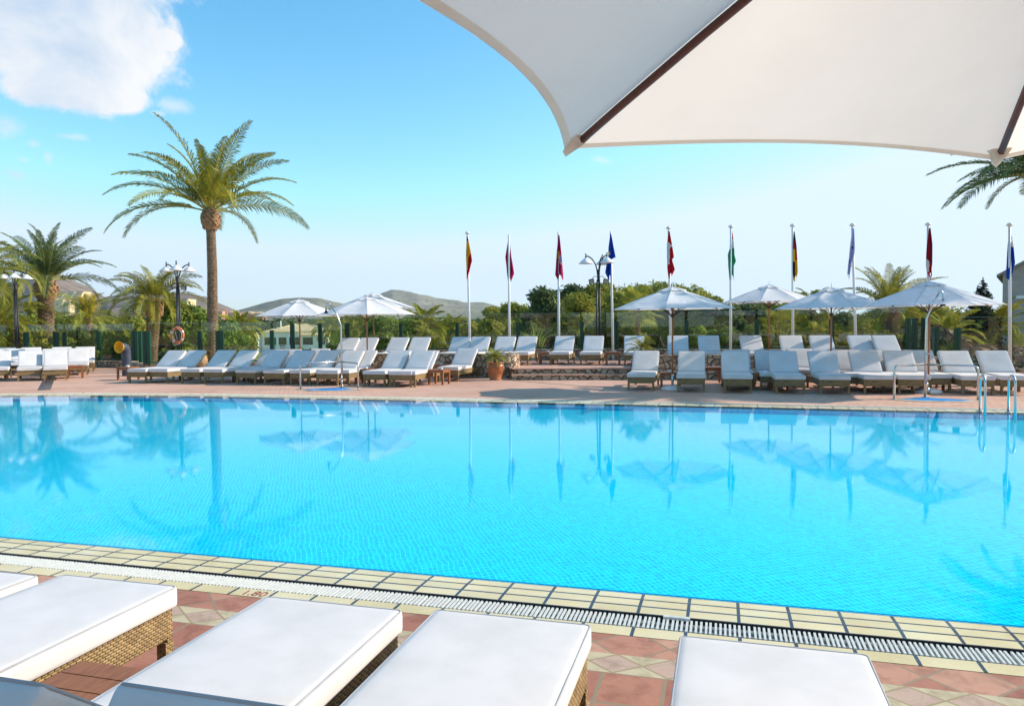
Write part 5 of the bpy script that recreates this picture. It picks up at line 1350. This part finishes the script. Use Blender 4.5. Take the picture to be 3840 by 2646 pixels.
strappy(at_px(3565, 24, 0), 1.15, 70, 3, 'dark spiky yucca at the left of the single green post', 'hedge')
# cypress
r = random.Random(9); b = at_px(3665, 36, -.3); root = empty('cypress', b, 0, 'narrow black green cypress with a ragged crooked tip', 'cypress tree'); topz = PD(3684, 1045, 36).z+.3
bl = []
for i in range(46):
    t = i/45; w = (1.5*(1-t)**.85+.07)*(1 if t > .1 else .8); z = .3+(topz-.45)*t; q = r.uniform(0, 6.28)
    bl.append((.26*t+math.cos(q)*w*.45, math.sin(q)*w*.45, z, w*.55, w*.55, .26))
cloud_obj('crown', leaf_cloud(bl, 12000, .06, 5, shell=.3), M['cypress'], root); tb = MB(); tb.tube([(0, 0, -.2), (.1, 0, 2), (.22, 0, topz*.9)], [.14, .10, .02], 8); tb.build('trunk', M['bark'], root)
# rocky bank
r = random.Random(4); root = MB(); nx, ny = 40, 14
p0, p1 = at_px(3560, 27.5), at_px(3990, 27.5)
for j in range(ny+1):
    for i in range(nx+1):
        u_, v_ = i/nx, j/ny; x = p0.x+(p1.x-p0.x)*u_; y = 25.5+v_*7
        hgt = (.55+.85*math.exp(-((u_-.20)/.13)**2)+.15*math.sin(u_*9))*min(1, v_*1.9)**.8; hgt += r.uniform(-.12, .12)*(v_ > .05)
        root.v.append((x+r.uniform(-.06, .06), y+r.uniform(-.08, .08), -.05+hgt))
for j in range(ny):
    for i in range(nx): a = j*(nx+1)+i; root.f.append((a, a+1, a+nx+2, a+nx+1)); root.mi.append(0); root.sm.append(False)
struct(root.build('rocky_bank', M['rock']))

# ------------------------------------------------------------------ far wood (one mass), hills, far buildings
rg = random.Random(77); bl = []
for i in range(1000):
    px = rg.uniform(-150, 4100); Y = rg.uniform(130, 300); b = at_px(px, Y, -2.4)
    hmax = (1192+rg.uniform(0, 26)); 
    if px < 850: hmax = 1190+rg.uniform(-6, 24)
    if px > 1950: hmax = 1170+rg.uniform(0, 30)
    top = PD(px, hmax, Y).z+2.4; top = max(2.0, top); s = rg.uniform(1.6, 3.4)
    bl.append((b.x, b.y, -2.4+max(.5, top-s*.6), s, s, s*.62)); bl.append((b.x+rg.uniform(-2, 2), b.y-1, -2.4+max(.5, top-s)*.5, s*1.1, s, s*.9))
fw = cloud_obj('far_wood', leaf_cloud(bl, 190000, .45, 3, asp=.7), M['wood_far']); fw['kind'] = 'stuff'; fw['label'] = 'band of woodland below the hills'; 
def hill(name, prof, D0, D1, mat, zb=-3, seed=0, jag=3.0, nt=26, pw=1.15, back=.5):
    """prof: skyline as (px, py); D1 = ridge distance, D0 = foot distance"""
    r = np.random.default_rng(seed); xs_ = [p[0] for p in prof]; N_ = 170
    PX = np.linspace(xs_[0], xs_[-1], N_); PY = np.interp(PX, xs_, [p[1] for p in prof]); 
    ph = r.uniform(0, 6.28, (14, 3)); mb = MB()
    rows = [k/nt for k in range(nt+1)]+[1+back*k/5 for k in range(1, 6)]
    for t in rows:
        for i in range(N_):
            D = D0+(D1-D0)*t; zr_ = PD(PX[i], PY[i], D1).z; p = at_px(PX[i], D)
            if t <= 1: z = zb+(zr_-zb)*(t**pw)
            else: z = zr_-(zr_-zb)*((t-1)/back)**1.3
            nz = 0
            for q in range(14):
                fq = .004*1.42**q; nz += jag*(1.42**-q)*3.2*math.sin(p.x*fq*2+ph[q, 0]+1.7*math.sin(p.y*fq+ph[q, 1]))*math.cos(p.y*fq*1.6+ph[q, 2])
            env = min(1, t*3)*(1 if t < .93 else max(.12, (1-t)/.07*.88+.12) if t <= 1 else .5)
            mb.v.append((p.x, p.y, z+nz*env*.55))
    for j in range(len(rows)-1):
        for i in range(N_-1): a = j*N_+i; mb.f.append((a, a+1, a+N_+1, a+N_)); mb.mi.append(0); mb.sm.append(True)
    return struct(mb.build(name, M[mat]))
hill('hill', [(1290, 1170), (1350, 1150), (1400, 1130), (1433, 1114), (1473, 1102), (1576, 1112), (1687, 1126), (1752, 1131), (1815, 1131), (1870, 1147), (1905, 1153), (1990, 1172), (2150, 1196), (2400, 1205), (2800, 1203)], 700, 1900, 'hill_green', seed=1, jag=5)
hill('hill', [(600, 1196), (760, 1182), (850, 1172), (886, 1164), (935, 1150), (1000, 1131), (1060, 1118), (1130, 1113), (1200, 1116), (1290, 1139), (1350, 1160), (1450, 1180), (1600, 1190)], 480, 1200, 'hill_green', seed=2, jag=3)
hill('hill', [(200, 1190), (330, 1150), (404, 1112), (500, 1096), (600, 1090), (695, 1102), (740, 1108), (775, 1112), (814, 1133), (860, 1152), (893, 1166), (980, 1188), (1100, 1198)], 420, 900, 'hill_brown', seed=3, jag=2.5)
hill('hill', [(-700, 1120), (-300, 1070), (-100, 1090), (30, 1075), (90, 1046), (135, 1022), (190, 1017), (230, 1028), (290, 1056), (338, 1076), (370, 1098), (410, 1120), (470, 1150), (560, 1185)], 520, 1000, 'hill_brown', seed=4, jag=3)
def hotel(px0, px1, pyt, pyb, Y, floors, label, mat='cream_wall', step=.0, name='terraced_hotel'):
    """stepped white and cream balconied block on a hillside"""
    a = PD(px0, pyb, Y); b_ = PD(px1, pyb, Y); zt = PD(px0, pyt, Y).z; L_ = (b_-a).length; root = empty(name, a, math.atan2(b_.y-a.y, b_.x-a.x), label, 'building')
    fh = (zt-a.z)/floors; r = random.Random(int(px0)); wl = MB(); gl = MB(); pr = MB(); mb = MB(); mb.bx(0, L_, floors*2.2, floors*2.2+12, -12, .02); 
    for f_ in range(floors):
        s0 = step*f_*L_*.5; x0, x1 = s0+r.uniform(0, .03)*L_, L_-s0-r.uniform(0, .06)*L_; y0 = f_*2.2
        wl.bx(x0, x1, y0+2.0, y0+14, f_*fh-.02, (f_+1)*fh-.04)
        pr.bx(x0-.3, x1+.3, y0, y0+2.3, f_*fh-.3, f_*fh+fh*.36)
        n_ = max(2, int((x1-x0)/7))
        for k in range(n_):
            xx = x0+(x1-x0)*(k+.5)/n_; gl.bx(xx-(x1-x0)/n_*.36, xx+(x1-x0)/n_*.36, y0+1.9, y0+1.999, f_*fh+fh*.38, f_*fh+fh*.86)
            if k and r.random() < .6: wl.bx(xx-(x1-x0)/n_*.5-.3, xx-(x1-x0)/n_*.5+.3, y0+.2, y0+1.99, f_*fh+fh*.36, (f_+1)*fh-.35)
    wl.build('wall', M[mat], root); gl.build('window_band', M['window_glass'], root); pr.build('balcony', M['cream_light'], root); mb.build('plinth', M[mat], root); return root
M['cream_light'] = simple('pale_balcony_render', (.74, .64, .42), .85, 0, .06, .5)
hotel(445, 560, 1123, 1172, 455, 5, 'long pale terraced hotel block low on the hillside, left of the leaning palm')
hotel(596, 695, 1118, 1178, 450, 6, 'stepped cream terraced hotel behind the leaning palm trunk', step=.08)
hotel(708, 748, 1163, 1180, 440, 2, 'small cream house at the right end of the terraced hotels', name='hill_house')
hotel(190, 305, 1092, 1118, 640, 4, 'upper cream terraced apartments on the brown hill', step=.04)
hotel(483, 522, 1098, 1116, 520, 2, 'grey blue hilltop building half hidden by palm fronds', 'mauve_wall', name='hill_house')
def villa(px, pyb, Y, w, h, label, mat='pink_wall', roof=True, seed=0, name='hill_villa', group=None):
    p = PD(px, pyb, Y); root = empty(name, p, R(random.Random(seed).uniform(-20, 20)), label, 'house', group); mb = MB(); mb.bx(-w/2, w/2, 0, w*.7, -6, h); mb.bx(w*.1, w*.45, -.6, -.01, -6, h*.6); mb.build('wall', M[mat], root)
    g_ = MB(); k = max(2, int(w/3))
    for f_ in range(max(1, int(h/2.8))):
        for i in range(k): x = -w/2+w*(i+.5)/k; g_.bx(x-.45, x+.45, -.03, .0-.001, f_*2.8+.9, f_*2.8+2.1)
    g_.build('window', M['window_glass'], root)
    if roof: rf = MB(); rf.add([(-w/2-.3, -.3, h), (w/2+.3, -.3, h), (w/2+.3, w*.7+.3, h), (-w/2-.3, w*.7+.3, h), (-w*.2, w*.35, h+w*.16), (w*.2, w*.35, h+w*.16)], [(0, 1, 5, 4), (1, 2, 5), (2, 3, 4, 5), (3, 0, 4), (3, 2, 1, 0)]); rf.build('roof', M['roof'], root)
    return root
for i, (px, pyb, Y, w, h, lab, mt, rf_) in enumerate([(812, 1192, 430, 7, 5, 'pink house directly right of the tall palm trunk', 'pink_wall', 0), (824, 1193, 428, 5, 6.5, 'narrow pink house second right of the tall palm trunk', 'pink_wall', 0), (838, 1191, 432, 6, 7, 'taller pink house third right of the tall palm trunk', 'pink_wall', 0),
     (868, 1189, 470, 8, 5, 'low pink house at the foot of the middle hill', 'pink_wall', 1), (882, 1188, 480, 6, 5, 'small pink house at the foot of the middle hill, right of another', 'pink_wall', 1), (935, 1194, 480, 9, 6, 'pink house left of the first parasol edge', 'pink_wall', 1),
     (955, 1194, 470, 7, 5, 'pale pink house just under the first parasol tip', 'pink_wall', 1), (972, 1196, 470, 8, 6, 'pink house behind the first parasol rim', 'pink_wall', 1), (215, 1148, 560, 14, 7, 'cream villa right of the bulging palm trunk', 'cream_wall', 1), (240, 1150, 560, 12, 6, 'cream villa with a pale roof left of the slender palm', 'cream_wall', 1)]):
    villa(px, pyb+(2 if mt == 'pink_wall' else 0), Y, w*.72, h*.66, lab, mt, rf_, i, group='houses at the foot of the hills')

# clubhouse
CY = 120; cb = PD(981, 1320, CY); zb_ = cb.z; root = empty('clubhouse', (cb.x, CY, zb_), 0, 'white single storey clubhouse with a tan pantile hip roof and dark square windows', 'building')
S = CY/F
def cx(v): return (v-981)*S          # column -> metres along the front
def cz(v): return (1320-v)*S
mb = MB(); mb.bx(cx(981), cx(1222), 0, 8, -.5, cz(1246)); mb.bx(cx(1130), cx(1232), -1.0, -.005, -.5, cz(1257)); mb.build('wall', M['white_wall'], root)
mb = MB(); mb.bx(cx(978), cx(1140), -.12, -.01, cz(1247)-.1, cz(1243.5)); mb.bx(cx(981)-.02, cx(1222), -.05, -.006, cz(1304), cz(1303)); mb.build('cornice', M['white_wall'], root)
rf = MB(); e0, e1 = cx(978), cx(1228); rz0 = cz(1244.5); rt = cz(1216)
rf.add([(e0, -.4, rz0), (e1, -.4, rz0), (e1, 8.4, rz0), (e0, 8.4, rz0), (cx(1088), 4, rt), (cx(1132), 4, rt)], [(0, 1, 5, 4), (1, 2, 5), (2, 3, 4, 5), (3, 0, 4), (3, 2, 1, 0)])
ez0 = cz(1257); rf.add([(cx(1126), -1.4, ez0), (cx(1238), -1.4, ez0), (cx(1238), .6, ez0+.02), (cx(1126), .6, ez0+.9), (cx(1214), .6, ez0+.9)], [(0, 1, 4, 3), (1, 2, 4), (0, 3, 2, 1), (3, 4, 2)])
rf.tube([(cx(1088), 4, rt), (cx(1132), 4, rt)], .10, 6); rf.tube([(e0, -.4, rz0), (cx(1088), 4, rt)], .09, 6); rf.tube([(e1, -.4, rz0), (cx(1132), 4, rt)], .09, 6)
rf.build('roof', M['roof'], root)
for x0, x1, y in ((993, 1036, -.03), (1046, 1075, -.03), (1086, 1129, -.03), (1143.5, 1180, -1.03), (1209, 1226, -1.03)):
    w_ = MB(); w_.bx(cx(x0), cx(x1), y, y+.024, cz(1293), cz(1265.5)); fr_o = w_.build('window', M['black'], root)
    g_ = MB(); g_.bx(cx(x0)+.07, cx(x1)-.07, y-.012, y-.002, cz(1293)+.07, cz(1265.5)-.07); g_.build('pane', M['window_glass'], fr_o)
mb = MB(); mb.tube([(cx(1044), 1.5, cz(1240)), (cx(1044), 1.5, cz(1203))], .10, 8); mb.build('chimney_pipe', M['white_wall'], root)
t_ = text_obj('wall_sign', 'O1', .78, (cx(1062), -.035, cz(1309)), 0, M['black'], R(90), root)
t_ = text_obj('wall_sign', '\u2022\u2022\u2022\u2022', .62, (cx(1059), -.035, cz(1301.5)), 0, M['black'], R(90), root)
mb = MB(); mb.box((cx(1032), -.05, cz(1301)), (.06, .02, .55)); mb.box((cx(1105), -.05, cz(1300)), (.06, .02, .45)); mb.build('down_pipe', M['black'], root)
tw = empty('clubhouse_tower', (cb.x+cx(933), CY-1.5, zb_), 0, 'small square white side tower with its own pyramid tile roof left of the clubhouse', 'building')
mb = MB(); mb.bx(0, (979-933)*S, 0, 2.4, -.5, cz(1261)); mb.build('wall', M['white_wall'], tw)
mb = MB(); w2 = (979-933)*S; mb.add([(-.15, -.2, cz(1261)), (w2+.15, -.2, cz(1261)), (w2+.15, 2.6, cz(1261)), (-.15, 2.6, cz(1261)), (w2/2, 1.2, cz(1240.5))], [(0, 1, 4), (1, 2, 4), (2, 3, 4), (3, 0, 4), (3, 2, 1, 0)]); mb.build('roof', M['roof'], tw)
for x in (939.5, 967.5): mb = MB(); mb.bx((x-933)*S, (x+5.5-933)*S, -.02, -.001, cz(1281.5), cz(1265)); mb.build('window', M['black'], tw)
k_ = empty('kiosk', PD(916, 1316, 108), 0, 'small cream kiosk left of the clubhouse', 'kiosk'); mb = MB(); mb.bx(-.65, .65, 0, 1.3, -.3, .95); mb.build('wall', M['cream_light'], k_); mb = MB(); mb.bx(-.75, .75, -.1, 1.4, .951, 1.05); mb.build('roof', M['white_wall'], k_); mb = MB(); mb.bx(-.58, -.25, -.012, -.002, 0, .8); mb.build('door', M['black'], k_)
tt = empty('garden_tent', PD(851, 1322, 95), 0, 'white rounded tent on the lawn right of the tall palm', 'tent'); mb = MB(); mb.lathe([(1.5, 0), (1.45, .5), (1.2, 1.0), (.7, 1.35), (0, 1.45)], n=20); mb.build('cover', M['plastic_white'], tt); mb = MB(); mb.lathe([(1.52, -.05), (1.52, .02)], n=20); mb.build('hem', M['white_paint'], tt)
pv = empty('pavilion', PD(905, 1305, 140), 0, 'open pavilion with a shallow white pyramid canopy left of the clubhouse', 'pavilion'); mb = MB(); mb.add([(-2.2, -1, 1.1), (2.2, -1, 1.1), (2.2, 2, 1.1), (-2.2, 2, 1.1), (0, .5, 1.75)], [(0, 1, 4), (1, 2, 4), (2, 3, 4), (3, 0, 4), (3, 2, 1, 0)]); mb.build('canopy', M['white_wall'], pv)
for x in (-2, -.7, .7, 2): mb = MB(); mb.bx(x-.06, x+.06, -.95, -.83, -1, 1.09); mb.build('post', M['bark'], pv)
# cactus row
ca = empty('cactus_bed', at_px(1160, 60, -.9), 0, 'row of branching cacti in front of the clubhouse window', 'cactus'); mb = MB(); r = random.Random(2)
for i in range(9):
    x = -.9+i*.24; hh = r.uniform(.5, 1.0); mb.tube([(x, 0, 0), (x, 0, hh)], .06, 7); mb.tube([(x, 0, hh*.5), (x+.12, 0, hh*.6), (x+.13, 0, hh*.95)], .045, 6)
mb.build('stems', M['bush'], ca)

# grey gabled building at the right edge
gb = PD(3756, 1330, 44); root = empty('gabled_building', (gb.x, 44, -.3), R(-35), 'grey mauve rendered building with a sloping tiled roof edge at the right', 'building')
H0 = PD(3756, 1028, 44).z+.3; H1 = H0+2.6; Wd = 9.0
mb = MB(); mb.add([(0, 0, 0), (Wd, 0, 0), (Wd, 0, H0), (Wd/2, 0, H1), (0, 0, H0), (0, 9, 0), (Wd, 9, 0), (Wd, 9, H0), (Wd/2, 9, H1), (0, 9, H0)], [(0, 1, 2, 3, 4), (5, 9, 8, 7, 6), (0, 4, 9, 5), (1, 6, 7, 2), (4, 3, 8, 9), (3, 2, 7, 8)]); mb.build('wall', M['mauve_wall'], root)
mb = MB()
for sg in (0, 1):
    x0, x1 = (-.30, Wd/2) if sg == 0 else (Wd+.30, Wd/2)
    zz0 = H0-.17*1; mb.add([(x0, -.28, zz0), (x1, -.28, H1+.02), (x1, 9.2, H1+.02), (x0, 9.2, zz0), (x0, -.28, zz0+.14), (x1, -.28, H1+.16), (x1, 9.2, H1+.16), (x0, 9.2, zz0+.14)], [(0, 1, 5, 4), (4, 5, 6, 7), (0, 3, 2, 1), (0, 4, 7, 3), (3, 7, 6, 2), (1, 2, 6, 5)])
mb.build('roof', M['mauve_roof'] if 'mauve_roof' in M else M['roof'], root)
mb = MB(); mb.bx(.65, 2.6, -.05, -.002, H0-1.45, H0-1.28); mb.build('string_course', M['white_wall'], root)
mb = MB()
for z in (H0-3.6, H0-3.15): mb.tube([(-.35, .6, z), (-.35, 2.4, z)], .02, 6)
for y in (.6, 1.2, 1.8, 2.4): mb.tube([(-.35, y, H0-4.2), (-.35, y, H0-3.15)], .012, 5)
mb.bx(-.4, -.003, .5, 2.5, H0-4.3, H0-4.2); mb.build('balcony', M['white_wall'], root)
# hotel behind the photographer, seen only as reflections in the glass
hb = empty('hotel_building', (4, -24, 0), 0, 'ochre rendered hotel with dark windows standing behind the near loungers', 'building')
mb = MB(); mb.bx(-22, 30, -8, 0, -.2, 8); mb.build('wall', M['ochre_wall'], hb)
for i in range(12):
    for z in (.9, 4.6): mb = MB(); x = -20+i*4.1; mb.bx(x, x+1.6, .002, .05, z, z+1.7); mb.build('window', M['window_glass'], hb)

# ------------------------------------------------------------------ air
HZ = 1
if HZ:
    N = NT('haze_air'); N.t.nodes.remove(N.b); v = N.n('ShaderNodeVolumePrincipled'); v.inputs['Color'].default_value = (.84, .92, 1.0, 1); v.inputs['Density'].default_value = .00014; v.inputs['Anisotropy'].default_value = .2
    N.l(v, 0, N.o, 'Volume'); mb = MB(); mb.bx(-3100, 3100, -420, 2900, -4, 190); hz = mb.build('haze', N.m); hz['kind'] = 'stuff'; hz['label'] = 'thin pale air in front of the hills'
